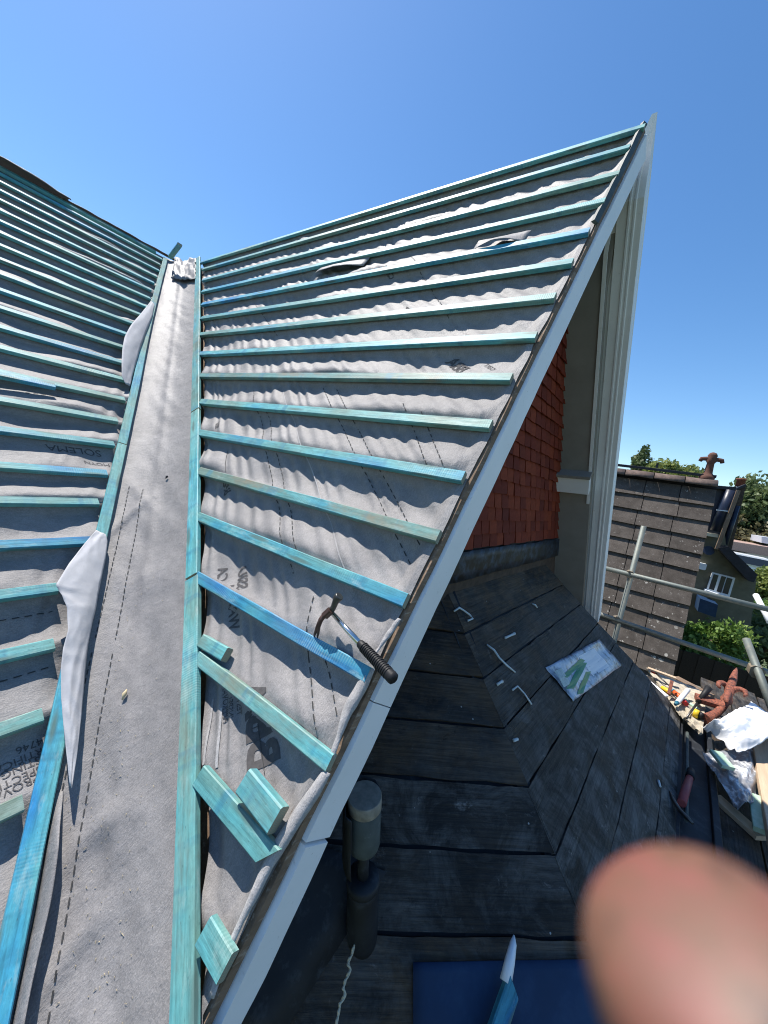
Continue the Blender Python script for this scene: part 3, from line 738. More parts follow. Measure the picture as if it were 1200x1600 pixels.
# ------------------------------------------------------------------ GABLE FRONT
gf = thing('gable_front', 'gable end with white bargeboards over dark red hung tiles and grey soffit', 'gable', wp((6.7, 1.9, 0)))
fy = lambda X: 1.0 + .055 * (6.5 - X) if X < 6.5 else 1.0 - .127 * (X - 6.5)     # front plane of the bargeboards
def rakeG(s, h, dy=0.0):
    p = GP(s, 1, h); p[1] = fy(p[0]) + dy; return p
def prism(name, prof, s0, s1, f, mat, parent, n=12, wob=.0, smooth=False, tap=None):
    """prof: list (h, dy); f(s,h,dy) -> layout point"""
    k = len(prof); vs = []; fs = []
    for i in range(n + 1):
        s = lerp(s0, s1, i / n)
        for j, (h, dy) in enumerate(prof):
            hh = h if tap is None else tap(s, h)
            vs.append(wp(f(s, hh + wob * NZ(s * 2.3, j * .1), dy + wob * NZ(s * 2.1, 5))))
    for i in range(n):
        for j in range(k):
            q = (j + 1) % k; fs.append((i*k + j, i*k + q, (i+1)*k + q, (i+1)*k + j))
    fs.append(tuple(range(k - 1, -1, -1))); fs.append(tuple(n*k + j for j in range(k)))
    return mesh(name, vs, fs, mat, parent, smooth)
nearprof = [(-.145, -.03), (-.435, -.03), (-.44, -.005), (-.43, .05), (-.15, .05)]
prism('near_bargeboard', nearprof, -.05, 8.02, rakeG, MPAINT, gf, 30, .006)
prism('near_bargeboard', [(-.15, -.045), (-.405, -.045), (-.412, -.01), (-.40, .04), (-.16, .04)], 8.93, 10.4, rakeG, MPAINT, gf, 14, .006,
      tap=lambda s, h: h if h > -.3 else h + max(0, (s - 9.7)) * .18)
prism('near_bargeboard', [(-.147, -.032), (-.43, -.032), (-.435, -.005), (-.425, .045), (-.15, .045)], 8.028, 8.91, rakeG, MPAINT, gf, 6, .008)
prism('verge_strip', [(-.085, .012), (-.137, .0), (-.16, .02), (-.14, .12), (-.088, .12)], -.10, 10.3, rakeG, MBROWN, gf, 50, .008)
prism('verge_strip', [(-.17, .06), (-.34, .06), (-.34, .12), (-.17, .12)], -.10, 10.3, rakeG, MBROWN, gf, 4)
# lead-grey capping strip at the top of the near rake, with the dark gap behind the far board
prism('verge_cap', [(-.01, .03), (-.06, -.012), (-.082, .02), (-.03, .07)], -.14, 2.3, rakeG, MPIPE, gf, 16, .008)
# far bargeboard: moulded box running down the other rake
T = np.array([6.70, .955, 5.76]); Bt = np.array([12.55, .215, -3.12])
rk = (Bt - T); Lf = np.linalg.norm(rk); rk /= Lf; nof = np.cross(rk, np.cross(ZV, rk)); nof = np.array([math.sin(tG), 0, math.cos(tG)]); nof -= rk * (nof @ rk); nof /= np.linalg.norm(nof)
bkv = np.cross(nof, rk); bkv /= np.linalg.norm(bkv); bkv *= np.sign(bkv[1])
def farf(s, h, dy):
    k = min(1.0, .04 + max(0.0, s) / 1.0); return T + rk * s + nof * h * k + bkv * dy * min(1.0, .15 + max(0.0, s) / .9)
fprof = [(0, 0), (-.03, -.012), (-.05, 0), (-.30, 0), (-.335, .012), (-.335, .10), (-.352, .112), (-.352, .135), (-.335, .145), (-.335, .175), (-.36, .185), (-.36, .21), (-.338, .222), (-.338, .36), (-.30, .37), (-.30, .43), (-.02, .43), (0, .30)]
prism('far_bargeboard', fprof, 0, Lf, farf, MPAINT, gf, 44, .003)
# soffit of the far rake between bargeboard and wall
prism('soffit', [(-.33, .41), (-.40, .432), (-.40, 1.25), (-.33, 1.25)], .4, Lf - .05, farf, MSOFF, gf, 6)
prism('soffit_bead', [(-.401, .44), (-.43, .44), (-.43, .50), (-.401, .50)], .6, Lf * .62, farf, MPAINT, gf, 6)
prism('near_soffit', [(-.42, .13), (-.45, .13), (-.45, 1.0), (-.42, 1.0)], .6, 10.2, rakeG, MSOFF, gf, 6)
# purlin end box across the soffit
Hc = hit((893, 747), n1, wallc - n1 * .0)
pc = farf(6.02, -.40, .84)
box('purlin_box', wp(pc + nof * -.12), (.80 * U, .42 * U, .24 * U), MPAINT, gf, Matrix((Vector(bkv), Vector(rk), Vector(np.cross(bkv, rk)))).transposed(), .03)
box('purlin_box_cap', wp(pc + nof * -.13 - rk * .24), (.84 * U, .07 * U, .30 * U), MSOFF, gf, Matrix((Vector(bkv), Vector(rk), Vector(np.cross(bkv, rk)))).transposed(), .03)
# wall and hung tiles
wl = lambda X, z, o=0.0: np.array([X, 1.83 - .095 * (X - 8), z]) + n1 * o
wpts = [wl(1.2, -5.6), wl(11.6, -5.6), wl(11.6, -2.2), wl(6.6, 4.9), wl(1.5, -2.6), wl(1.2, -3.1)]
slab('wall', wpts, n1, .25, MSTACK, gf)
gz, gwid = .232, .305
row = 0; z = -1.02; cnt = 0
while z < 3.6:
    X = 3.0 + (.152 if row % 2 else 0)
    while X < 12.4:
        lo = (z + .55 + 2.7) / 1.6 + 1.5; hi = 12.1 - (z + 2.6) / 1.6 + .55
        if lo < X and X < hi and X > 4.6 + (z + 1) * .66 and cnt < 300:
            wv = random.uniform(.90, .965) * gwid; zz = z + random.uniform(-.008, .008); o0 = random.uniform(.045, .075); o1 = .012
            tl = random.uniform(-.012, .012)
            vs = []
            for (dx, dz, oo) in ((0, 0, o0), (wv, tl, o0), (wv, .27, o1), (0, .27, o1)):
                vs.append(wp(wl(X + dx, zz + dz, oo)))
            for (dx, dz, oo) in ((0, 0, o0 - .03), (wv, tl, o0 - .03), (wv, .27, o1 - .028), (0, .27, o1 - .028)):
                vs.append(wp(wl(X + dx, zz + dz, oo)))
            mesh('hung_tile', vs, [(0, 1, 2, 3), (7, 6, 5, 4), (0, 4, 5, 1), (1, 5, 6, 2), (2, 6, 7, 3), (3, 7, 4, 0)], MRED, gf); cnt += 1
        X += gwid
    z += gz; row += 1
# lead flashing between wall and bay roof
P = []
for i in range(40):
    X = lerp(4.3, 11.0, i / 39); r_ = []
    for j in range(8):
        u = j / 7
        if u < .5: p = wl(X, lerp(-1.04, -1.60, u * 2) + .06 * NZ(X * 1.2, 4) * (1 - u * 2), .085 + .03 * NZ(X * 3, u * 4))
        else: p = F1(lerp(-.34, -.16 + .16 * NZ(X * 1.5, 8), (u - .5) * 2), -(X - 5.29) / .9955, .05 + .02 * NZ(X * 3, u * 5))
        r_.append(tuple(wp(p)))
    P.append(r_)
grid('lead_flashing', P, MLEADB, gf, True, .003)

# ------------------------------------------------------------------ BAY ROOF (dark boards)
bay = thing('bay_roof', 'hipped bay roof of blackened bare boards below the gable', 'roof', wp(F1(2, -2, -.5)))
lines = [-.52, .62, 1.22, 1.80, 2.37, 2.93, 3.50, 4.08, 4.40]
hx = lambda d: .318 * d                            # hip offset along each facet at depth d
for i, (a, b) in enumerate(zip(lines[:-1], lines[1:])):
    g = .014; da, db = a + g, b - g
    j = .012 * NZ(i * 3.1)
    def quad(F, ea, eb, ec, ed, nv, name='board'):
        n = 28; vs = []; h = .0
        for t in range(n + 1):
            u = t / n
            for (d, e0, e1_) in ((da, ea, eb), (db, ed, ec)):
                e = lerp(e0, e1_, u); hh = h + .012 * NZ(e * .8, i * 2.7) + (.016 if d == db else 0) + .004 * NZ(e * 7, i)
                vs.append(F(d + .016 * NZ(e * 2.4, i * 1.7 + d * 3) + .006 * NZ(e * 9, i + d), e, hh))
        vs2 = [wp(v) for v in vs] + [wp(v - np.array(nv) * .05) for v in vs]; N = len(vs); fs = []
        for t in range(n):
            q = t * 2; fs += [(q, q + 1, q + 3, q + 2), (N + q + 2, N + q + 3, N + q + 1, N + q), (q + 2, N + q + 2, N + q, q), (q + 1, N + q + 1, N + q + 3, q + 3)]
        fs += [(0, N, N + 1, 1), (2*n + 1, N + 2*n + 1, N + 2*n, 2*n)]
        # local frame: X along the board
        A = Vector(vs2[0]); B = Vector(vs2[2*n]); Fm = frame(B - A, nv).to_4x4(); Fm.translation = (A + B) / 2; inv = Fm.inverted()
        me = bpy.data.meshes.new(name); me.from_pydata([tuple(inv @ v) for v in vs2], [], fs); o = link(name, me, None, [MBOARD]); place(o, Fm, bay)
        o.color = (max(0, .9 - .22 * i) if F is F1 else [.9, .8, .75, .65, .1, .2, .7, .8][i], (.35 + .13 * i) if F is F1 else [.1, .15, .25, .3, .8, .6, .5, .4][i], 0, 1)
    el = -5.0 - .318 * da; el2 = -5.0 - .318 * db
    quad(F1, hx(da) - .004, el, el2, hx(db) - .004, N1)          # front facet
    quad(F2, 2.6, -hx(da) + .004, -hx(db) + .004, 2.6, N2)      # left facet
# right facet beyond the far hip, and the dark underlay keeping the joints black
n3 = np.array([.60, -.80, 0]); n3 /= np.linalg.norm(n3); N3, D3, E3 = facet(n3)
q0 = F1(0, -5.0); q1 = F1(4.4, -5.0 - .318 * 4.4); q2 = q1 + E3 * -3.0; q3 = q0 + E3 * -1.6
slab('right_facet', [q0, q1, q2, q3], N3, .06, MBOARD, bay)
slab('under_deck', [F1(-.6, .0, -.06), F1(4.38, hx(4.38), -.06), F1(4.38, -6.35, -.06), F1(-.6, -4.9, -.06)], N1, .05, MBLACK, bay)
slab('under_deck', [F2(-.6, 2.6, -.06), F2(4.38, 2.6, -.06), F2(4.38, -hx(4.38), -.06), F2(-.6, .0, -.06)], N2, .05, MBLACK, bay)
# short split board edge on the left facet
# eaves ledge: lead lined gutter along the front facet
for (d0, hgt, wid, mt, nm) in ((4.43, -.02, .10, MBLACK, 'gutter_lip'), (4.62, -.14, .55, MBLACK, 'lead_gutter'), (4.95, -.06, .10, MBLACK, 'gutter_lip')):
    a = F1(4.42, 1.2) + n1 * (d0 - 4.43) * 1.0 + ZV * (hgt - .06); b = F1(4.42, -6.5) + n1 * (d0 - 4.43) * 1.0 + ZV * (hgt - .06)
    beam(nm, wp(a), wp(b), ZV, wid * U, .10 * U, mt, bay, 10, .004)
tube('gutter_pipe', [wp(F1(4.42, e) + n1 * .12 + ZV * (.0 + .02 * NZ(e))) for e in np.linspace(-5.6, -2.5, 12)], .03 * U, MPIPE, bay, 8)
for m_, F, mn in ((F1, F1, 0),):
    slab('bay_fascia', [F1(4.36, 1.3, -.08), F1(4.36, -6.4, -.08), F1(4.36, -6.4, -.08) - ZV * 1.2, F1(4.36, 1.3, -.08) - ZV * 1.2], n1, .06, MPAINT, bay)
slab('bay_fascia', [F2(4.36, 2.6, -.08), F2(4.36, -1.35, -.08), F2(4.36, -1.35, -.08) - ZV * 1.2, F2(4.36, 2.6, -.08) - ZV * 1.2], nlf, .06, MPAINT, bay)
# lead apron beside the verge
pa, pb_, pc_, pd = f2((603, 1362)), f2((520, 1480)), f2((448, 1592)), f2((425, 1640))
P = []
for t in range(10):
    u = t / 9; q = (np.array(pa) * (1 - u) + np.array(pd) * u)
    P.append([tuple(wp(F2(q[0] - .3 * v, q[1] + 1.2 * v, .03 + .05 * v + .02 * NZ(u * 5, v * 3)))) for v in np.linspace(0, 1, 6)])
grid('lead_apron', P, MBLACK, bay, True, .004)

# scraps of sealant on the boards
def scrap(label, pts, F=F1, fp=f1, r=.022):
    q = [fp(p) for p in pts]
    vs, fs = sweep([wp(F(d, e, r * .9 + (.03 if 0 < i < len(q) - 1 else 0))) for i, (d, e) in enumerate(q)], [r * U * (.6 + .6 * abs(NZ(i * 1.7, r * 90))) for i in range(len(q))], 7)
    tag(mesh('sealant_scrap', vs, fs, MSEAL, None, True), label, 'sealant scrap', 'pale sealant scraps on the dark boards')
scrap('long curling strip of pale sealant on the boards left of the packet', [(759, 1008), (768, 1018), (776, 1030), (788, 1042), (803, 1051)])
scrap('hooked pale sealant strip near the top of the bay hip', [(708, 956), (714, 952), (722, 957), (730, 963), (735, 969), (729, 971)])
scrap('short straight pale sealant strip right of the curling one', [(787, 998), (794, 995), (802, 991)], r=.03)
scrap('pale sealant sliver by the white bargeboard, highest on the boards', [(694, 921), (705, 917), (719, 913)])
scrap('small kinked sealant scrap high on the front boards', [(830, 944), (833, 947), (838, 950)])
scrap('thin pale thread with a blob, between packet and hip', [(799, 1079), (805, 1074), (816, 1086), (829, 1101)], r=.016)
scrap('tiny pale sealant dab left of the thread and blob', [(774, 1071), (778, 1068), (782, 1066)], r=.03)
scrap('small pale drip at the middle of the hip joint', [(800, 1158), (806, 1156)], r=.03)
scrap('small pale drop near the bottom of the front boards, left of the red-handled tool', [(1026, 1220), (1029, 1230)], r=.03)

# printed packet
pk = thing('plastic_packet', 'torn clear packet with white and green print lying on the black boards', 'packet', wp(F1(2.2, -3.3)))
cor = [f1((850, 1044)), f1((934, 1000)), f1((970, 1040)), f1((893, 1097))]
P = []
for i in range(22):
    r_ = []
    for j in range(16):
        u, v = i / 21, j / 15
        q = (np.array(cor[0]) * (1-u) * (1-v) + np.array(cor[1]) * u * (1-v) + np.array(cor[2]) * u * v + np.array(cor[3]) * (1-u) * v)
        r_.append(tuple(wp(F1(q[0] + .01 * NZ(u * 6, v * 6), q[1], .03 + .03 * NZ(u * 4, v * 4, 2) + .02 * abs(NZ(u * 9, v * 9))))))
    P.append(r_)
pkP = np.array(P)
grid('packet_film', P, MBAG, pk, True, .002)
def pkpt(u, v, l=.004):
    a, b = u * 21, v * 15; i, j = min(int(a), 20), min(int(b), 14); f, g = a - i, b - j
    p = pkP[i, j] * (1-f) * (1-g) + pkP[i+1, j] * f * (1-g) + pkP[i+1, j+1] * f * g + pkP[i, j+1] * (1-f) * g
    return Vector(p) + Vector(N1) * l
def pkstrip(name, a, b, w, mat, n=8, l=.004):
    vs = []; fs = []; a = np.array(a); b = np.array(b); d = (b - a) / np.linalg.norm(b - a); sd = np.array([-d[1], d[0]]) * w / 2
    for i in range(n + 1):
        c = a + (b - a) * i / n
        for q in (c - sd, c, c + sd): vs.append(pkpt(min(1, max(0, q[0])), min(1, max(0, q[1])), l))
        if i: k = 3 * i; fs += [(k - 3, k - 2, k + 1, k), (k - 2, k - 1, k + 2, k + 1)]
    mesh(name, vs, fs, mat, pk)
pkstrip('green_stripe', (.10, .42), (.48, .28), .11, MGREEN); pkstrip('green_stripe', (.06, .72), (.46, .36), .12, MGREEN); pkstrip('green_stripe', (.12, .95), (.42, .62), .10, MGREEN)
pkstrip('white_label', (.10, .18), (.06, .62), .10, MGREENW); pkstrip('white_paper', (.62, .15), (.60, .80), .34, MSHEET, 8, .003)
pkstrip('white_paper', (.22, .66), (.40, .55), .16, MSHEET, 4, .003)

# ------------------------------------------------------------------ pipe and wire on the bay roof
vp_ = thing('vent_pipe', 'stubby grey vent pipe with flat gritty cap in front of the bargeboard', 'pipe', wp(np.array([2.56, 1.17, -3.96])))
base = np.array([2.56, 1.17, -4.02]); topp = onax((570, 1240), 2, -2.62); ax_ = topp - base
ptw = lambda t: wp(base + ax_ * t); rp_ = .136 * U
def rings(name, ts, mat, seg=28): tube(name, [ptw(t) for t, r in ts], [r * rp_ for t, r in ts], mat, vp_, seg)
rings('lower_sleeve', [(-.05, .95), (.0, 1.0), (.33, .98), (.36, .98), (.37, .9)], MBLACK)
rings('lower_cap', [(.372, .5), (.375, 1.02), (.40, 1.04), (.43, 1.0), (.435, .5)], MBLACK)
rings('neck', [(.42, .35), (.66, .35)], MBLACK, 14)
rings('upper_sleeve', [(.645, .80), (.655, .92), (.68, .99), (.72, 1.0), (.90, 1.0), (.905, .93), (.915, .93)], MPIPE)
rings('cap', [(.915, .98), (.92, 1.03), (.985, 1.03), (.993, 1.0)], MCONC)
sl_ = [ptw(.30) + Vector(N2) * .0]
cc_ = f2((600, 1262)); P = []
for i in range(14):
    an = lerp(-.4, 2.9, i / 13)
    P.append([tuple(wp(np.array([*(base[:2])] + [0]) * 0 + base + ax_ * lerp(.55, .95, j / 5) + (np.array([.82, .3, .1]) * math.cos(an) * .24 + np.array([-.2, .9, .2]) * math.sin(an) * .20) * (1 + .15 * NZ(i * .8, j)))) for j in range(6)])
grid('lead_collar', P, MBLACK, vp_, True, .004)
tube('wire_loop', [wp(hit((565 + 11 * math.cos(a), 1330 + 10 * math.sin(a)), N2, PB + N2 * .55)) for a in np.linspace(-.3, 3.4, 12)], .012 * U, MCREAM, vp_, 6)
wpts_ = [(552, 1470), (547, 1488), (541, 1500), (545, 1512), (538, 1525), (534, 1538), (537, 1550), (529, 1562), (527, 1575), (524, 1590), (520, 1620)]
wirepts = [f2(p) for p in wpts_]
vs, fs = [], []
for ph in (0, math.pi):
    pts = []
    for i in range(90):
        t = i / 89 * (len(wirepts) - 1); k = min(int(t), len(wirepts) - 2); g = t - k
        q = np.array(wirepts[k]) * (1 - g) + np.array(wirepts[k+1]) * g
        pts.append(wp(F2(q[0] + .012 * math.cos(i * .38 + ph) * .6, q[1] + .012 * math.sin(i * .38 + ph) * .5, .10 + .010 * math.sin(i * .38 + ph))))
    v2, f_ = sweep(pts, .008 * U, 6); fs += [tuple(x + len(vs) for x in q) for q in f_]; vs += v2
tag(mesh('twisted_wire', vs, fs, MCREAM, None, True), 'twisted cream wire hanging from below the vent pipe', 'wire')
# loose flap of underlay hanging under the verge
# blue sheet and pointed stick
cor = [f2((644, 1502)), f2((1010, 1496)), f2((1060, 1760)), f2((642, 1760))]
P = []
for i in range(20):
    r_ = []
    for j in range(14):
        u, v = i / 19, j / 13
        q = (np.array(cor[0]) * (1-u) * (1-v) + np.array(cor[1]) * u * (1-v) + np.array(cor[2]) * u * v + np.array(cor[3]) * (1-u) * v)
        r_.append(tuple(wp(F2(q[0], q[1], .035 + .012 * NZ(u * 4, v * 4)))))
    P.append(r_)
tag(grid('blue_sheet', P, MBLUE, None, True, .006), 'flat dark blue sheet lying on the lower black boards', 'sheet')
st = thing('pointed_stick', 'teal batten piece with whittled pale point lying across the blue sheet', 'stick', wp(F2(3.9, -.3, .1)))
def stk(p, h=.16): return wp(hit(p, N2, PB + N2 * h))
batten('stick_body', stk((800, 1540)), stk((752, 1680)), N2, st, w=.125 * U, h=.09 * U, tint=.7, wear=.1, wob=.0005, skew=(.6, 0))
tube('stick_point', [stk((803, 1462), .10), stk((802, 1474), .13), stk((797, 1500)), stk((790, 1535))], [.004, .012, .017, .020], MPAINT, st, 8)

# ------------------------------------------------------------------ hammer
hm = thing('claw_hammer', 'claw hammer with steel shaft and black rubber grip lying over the verge', 'hammer', wp(GP(7.75, 1.5, .05)))
def gpt(p, h): s, y = G2(p, h); return wp(GP(s, y, h))
A = gpt((519, 958), .06); B = gpt((561, 1004), .07); C = gpt((617, 1063), .09)
tube('shaft', [A, lerp(A, B, .5), B + (C - B) * .05], [.0075, .0085, .0095], MCHROME, hm, 14)
ds = (C - B)
grl = [0, .03, .08, .3, .55, .8, .92, .97, 1.0]; grr = [.009, .0125, .0135, .0145, .0155, .0165, .0175, .0165, .010]
tube('grip', [B + ds * t for t in grl], grr, MGRIP, hm, 18)
for i in range(16):
    c = B + ds * (.14 + .045 * i); tube('grip_rib', [c - ds.normalized() * .0015, c + ds.normalized() * .0015], [.0158 + .00014 * i] * 2, MGRIP, hm, 18)
hp = [gpt((531, 931), .16), gpt((527, 935), .15), gpt((524, 941), .135), gpt((521, 949), .11), gpt((515, 957), .10)]
tube('head_face', [hp[0], lerp(hp[0], hp[1], .3), hp[1], hp[2], hp[3], hp[4]], [.0135, .0148, .0145, .0105, .0095, .012], MSTEEL, hm, 18)
ck = [gpt((519, 951), .11), gpt((512, 958), .11), gpt((505, 964), .09)]
box('head_cheek', ck[1], (.030, .020, .024), MCHEEK, hm, frame(ck[2] - ck[0], nG), .2)
for sgn in (-1, 1):
    pts = [gpt((507, 961), .10), gpt((501, 969 + sgn), .085), gpt((497 + sgn * 1.2, 979), .05), gpt((494.5 + sgn * 2.4, 990), .01), gpt((493 + sgn * 3, 998), -.03)]
    tube('claw', pts, [.0085, .0075, .006, .0045, .0018], MCHEEK, hm, 8)
# loose white felt edges along the lower verge
def edge_roll(pts, r, name='felt_edge'):
    P = []
    def at(t):
        x = t * (len(pts) - 1); i = min(int(x), len(pts) - 2); f = x - i
        return (lerp(pts[i][0], pts[i+1][0], f), lerp(pts[i][1], pts[i+1][1], f))
    for i in range(40):
        t = i / 39; s, y = G2(at(t)); row = []
        for j in range(8):
            a = lerp(-1.9, 1.6, j / 7); rr = r * (1 + .18 * NZ(t * 5, 3)) * (.4 + .6 * math.sin(math.pi * min(1, t * 1.2 + .12)))
            row.append(tuple(wp(GP(s, y, -.03) + nG * (math.cos(a) * rr * .7 + .006 * NZ(t * 6)) + YV * -(math.sin(a) * rr))))
        P.append(row)
    grid(name, P, MFELTL, roofG, True, .0015)
edge_roll([(578, 1042), (560, 1075), (540, 1110), (526, 1150), (515, 1183)], .045)
edge_roll([(508, 1205), (490, 1235), (465, 1270), (440, 1310), (418, 1345), (395, 1395), (372, 1440), (345, 1500), (325, 1560)], .045)
edge_roll([(622, 965), (608, 985), (594, 1005), (580, 1025)], .022)
# little debris on the valley felt
cp = vbound(-.2)
def chip(label, k, t, L, mat=MSTRAW):
    p = VP(k, t, .02); q = VP(k + L, t + .03, .03)
    tag(tube('wood_chip', [wp(p), wp((p + q) / 2 + ZV * .01), wp(q)], [.002, .008, .002], mat, None, 6), label, 'wood chip', 'chips on the valley felt')
chip('straw coloured wood chip in the middle of the valley felt', -1.15, .50, .10)
chip('tiny dark chip high on the valley felt', 1.9, .66, .06, MBLACK)
sv_, sf_ = [], []
for i in range(260):
    k = random.choice([random.uniform(-3.6, 2.5), random.uniform(-3.4, -1.2)]); t = min(.92, max(.15, random.gauss(.5, .16)))
    p = wp(VP(k, t, .006)); a = random.uniform(0, 6.3); dv_ = VP(k + .02 * math.cos(a), t + .01 * math.sin(a), .004) - VP(k, t, .004); d = Vector(dv_ / np.linalg.norm(dv_)) * random.uniform(.0012, .004); e = d.cross(Vector((.2, .3, 1))).normalized() * random.uniform(.0006, .0012)
    n0 = len(sv_); sv_ += [p - d - e, p + d - e * .3, p + d + e, p - d + e * .4, p + Vector((0, 0, .002))]
    sf_ += [(n0, n0+1, n0+4), (n0+1, n0+2, n0+4), (n0+2, n0+3, n0+4), (n0+3, n0, n0+4)]
tag(mesh('sawdust', sv_, sf_, MSTRAW), 'pale sawdust and grit scattered down the valley felt', 'sawdust', None, 'stuff')

# ------------------------------------------------------------------ SCAFFOLD
scf = thing('scaffold', 'galvanised scaffold tubes and dark boards beside the bay roof', 'scaffold', Vector((4.5, -.8, CH - 2.2)))
XS = 5.5 / U
def sx(p, X=XS): return wp(onax(p, 0, X))
TR = .029
pa = onax((1006, 822), 0, XS); tube('standard', [wp(pa), Vector((wp(pa).x, wp(pa).y, 0.0))], TR, MGALV, scf, 16)
def rail(p, q, X0=XS - .12, X1=None, ext=0.0, name='ledger'):
    a = onax(p, 0, X0); b = onax(q, 0, X1 or X0); d = (b - a) * ext
    return tube(name, [wp(a - d * .3), wp(b + d)], TR, MGALV, scf, 16), a, b
rail((938, 886), (1200, 952), ext=.25); rail((930, 957), (1200, 1050), ext=.25)
for p in ((984, 897), (963, 968)):
    c = sx(p, XS - .06); box('coupler', c, (.085, .085, .085), MCOUP, scf, None, .25); tube('coupler_bolt', [c, c + Vector((-.06, .02, .05))], .012, MCOUP, scf, 8)
a = onax((1166, 999), 0, 10.4); b = onax((1181, 1048), 0, 10.0); c = onax((1215, 1130), 0, 9.2)
tube('raker', [wp(a), wp(c)], TR * .95, MGALV, scf, 16)
box('coupler', wp(b), (.09, .09, .10), MCOUP, scf, None, .25)
a = onax((1181, 930), 0, 16); b = onax((1203, 972), 0, 15); tube('ledger', [wp(a), wp(b)], TR * 1.1, MWHITEP, scf, 14)
# platform boards (run along the house front)
ZP = -4.9
pf = lambda X, o: np.array([X, -1.23 - .1 * X - o, ZP])
for i in range(7):
    o = .33 + i * .66
    sb_ = beam('scaffold_board', wp(pf(-2.5, o)), wp(pf(15.6 + .3 * (i % 2), o)), ZV, .63 * U, .09 * U, MBOARD, scf, 8, .004, .05); sb_.color = (.6, .5, 0, 1)
for X in (1.0, 6.0, 11.0, 15.0):
    tube('transom', [wp(pf(X, -.2) - ZV * .13), wp(pf(X, 5.0) - ZV * .13)], TR, MGALV, scf, 12)

# ------------------------------------------------------------------ debris and tools at the bay corner
def zp(p, z): return onax(p, 2, z)
# plank, sheets
pl = [zp((1168, 1145), -4.35), zp((1200, 1330), -4.55)]
a = zp((1186, 1150), -4.45); b = zp((1225, 1340), -4.45)
tag(beam('timber_plank', wp(a), wp(b), ZV, .30 * U, .12 * U, MPINE, None, 6, .003, .06, MEND), 'pale sawn plank on the scaffold at the right picture edge', 'plank')
a = zp((1118, 1245), -4.8); b = zp((1190, 1310), -4.8)
tag(beam('broken_board', wp(a), wp(b), ZV, .22 * U, .08 * U, MPINE, None, 4, .004, .1), 'short pale broken board in sunlight under the grey plastic', 'board')
a = zp((1182, 1245), -4.5); b = zp((1192, 1300), -4.62)
tag(beam('green_offcut', wp(a), wp(b), (1, 0, .5), .22 * U, .09 * U, MGREENP, None, 3, .002, .1), 'pale green wood offcut against the end of the plank', 'offcut')
a = zp((1118, 1175), -4.30); b = zp((1138, 1200), -4.35)
tag(beam('green_offcut', wp(a), wp(b), ZV, .22 * U, .07 * U, MGREENP, None, 3, .002, .1), 'small pale green offcut on top of the grey plastic', 'offcut')
def cloth(name, poly, zf, mat, label, cat, n=18, m=14, amp=.05, seed=1):
    """bilinear patch over four picture corners dropped on heights zf(u,v)"""
    P = []
    for i in range(n):
        r_ = []
        for j in range(m):
            u, v = i / (n - 1), j / (m - 1)
            px = [poly[0][k] * (1-u) * (1-v) + poly[1][k] * u * (1-v) + poly[2][k] * u * v + poly[3][k] * (1-u) * v for k in (0, 1)]
            p = zp(px, zf(u, v)); p = p + ZV * amp * (.6 * NZ(u * 3, v * 3, seed) + .6 * (.4 - abs(NZ(u * 4 + v * 2, v * 3.5, seed))) + .35 * (.3 - abs(NZ(u * 9 - v * 3, v * 8 + u * 4, seed))))
            r_.append(tuple(wp(p)))
        P.append(r_)
    return tag(grid(name, P, mat, None, True, .003), label, cat)
cloth('white_sheet', [(1096, 1140), (1172, 1100), (1260, 1140), (1150, 1178)], lambda u, v: -4.30 + .42 * math.sin(math.pi * min(1, u * 1.1)) * (1 - .5 * v) , MSHEET, 'crumpled white sheet bunched on the scaffold below the terracotta finial', 'sheet', 60, 44, .22, 3)
cloth('grey_plastic', [(1096, 1178), (1180, 1168), (1182, 1252), (1148, 1262)], lambda u, v: -4.55 + .12 * math.sin(math.pi * u), MGREYP, 'creased grey polythene with white folds lying below the white sheet', 'plastic sheet', 40, 34, .16, 8)
# mortar bed at the corner of the bay
P = []
mc = [(1010, 1045), (1105, 1085), (1096, 1148), (1058, 1112)]
for i in range(16):
    r_ = []
    for j in range(14):
        u, v = i / 15, j / 13
        px = [mc[0][k] * (1-u) * (1-v) + mc[1][k] * u * (1-v) + mc[2][k] * u * v + mc[3][k] * (1-u) * v for k in (0, 1)]
        r_.append(tuple(wp(zp(px, -4.42 + .05 * NZ(u * 6, v * 6) + .03 * NZ(u * 14, v * 14)))))
    P.append(r_)
tag(grid('mortar_ledge', P, MMORT, None, False, .03), 'rubbly pale mortar ledge under the tools at the bay corner', 'ledge')
def tool(name, label, cat, segs, z=-4.3):
    t = thing(name, label, cat, wp(zp(segs[0][1][0], z)))
    for nm, pts, rad, mt in segs:
        tube(nm, [wp(zp(p, z + (p[2] if len(p) > 2 else 0))) for p in pts], rad, mt, t, 12)
tool('screwdriver', 'yellow handled screwdriver among the tools at the bay corner', 'screwdriver', [('handle', [(1034, 1074), (1042, 1079), (1047, 1083)], [.02, .028, .02], MYEL), ('blade', [(1047, 1083), (1062, 1094)], .008, MSTEEL)])
tool('chisel', 'orange and red handled chisel beside the white tube', 'chisel', [('handle', [(1053, 1081), (1060, 1087), (1064, 1091)], [.02, .028, .02], MORAN), ('collar', [(1050, 1079), (1053, 1081)], .024, MTEALP), ('shank', [(1064, 1091), (1072, 1100)], [.024, .022], MREDP)])
tool('sealant_tube', 'thin white tube leaning over the red chisel', 'tube', [('tube', [(1058, 1098, .05), (1075, 1078, .15)], .022, MWHITEP), ('nozzle', [(1058, 1098, .05), (1055, 1101, .03)], [.02, .012], MTEALP)])
tool('file', 'black handled file standing tilted over the yellow tape', 'file', [('handle', [(1090, 1098, .05), (1100, 1085, .25), (1108, 1074, .42)], [.022, .025, .03], MGRIP), ('blade', [(1072, 1122, -.05), (1090, 1098, .05)], [.008, .012], MSTEEL)])
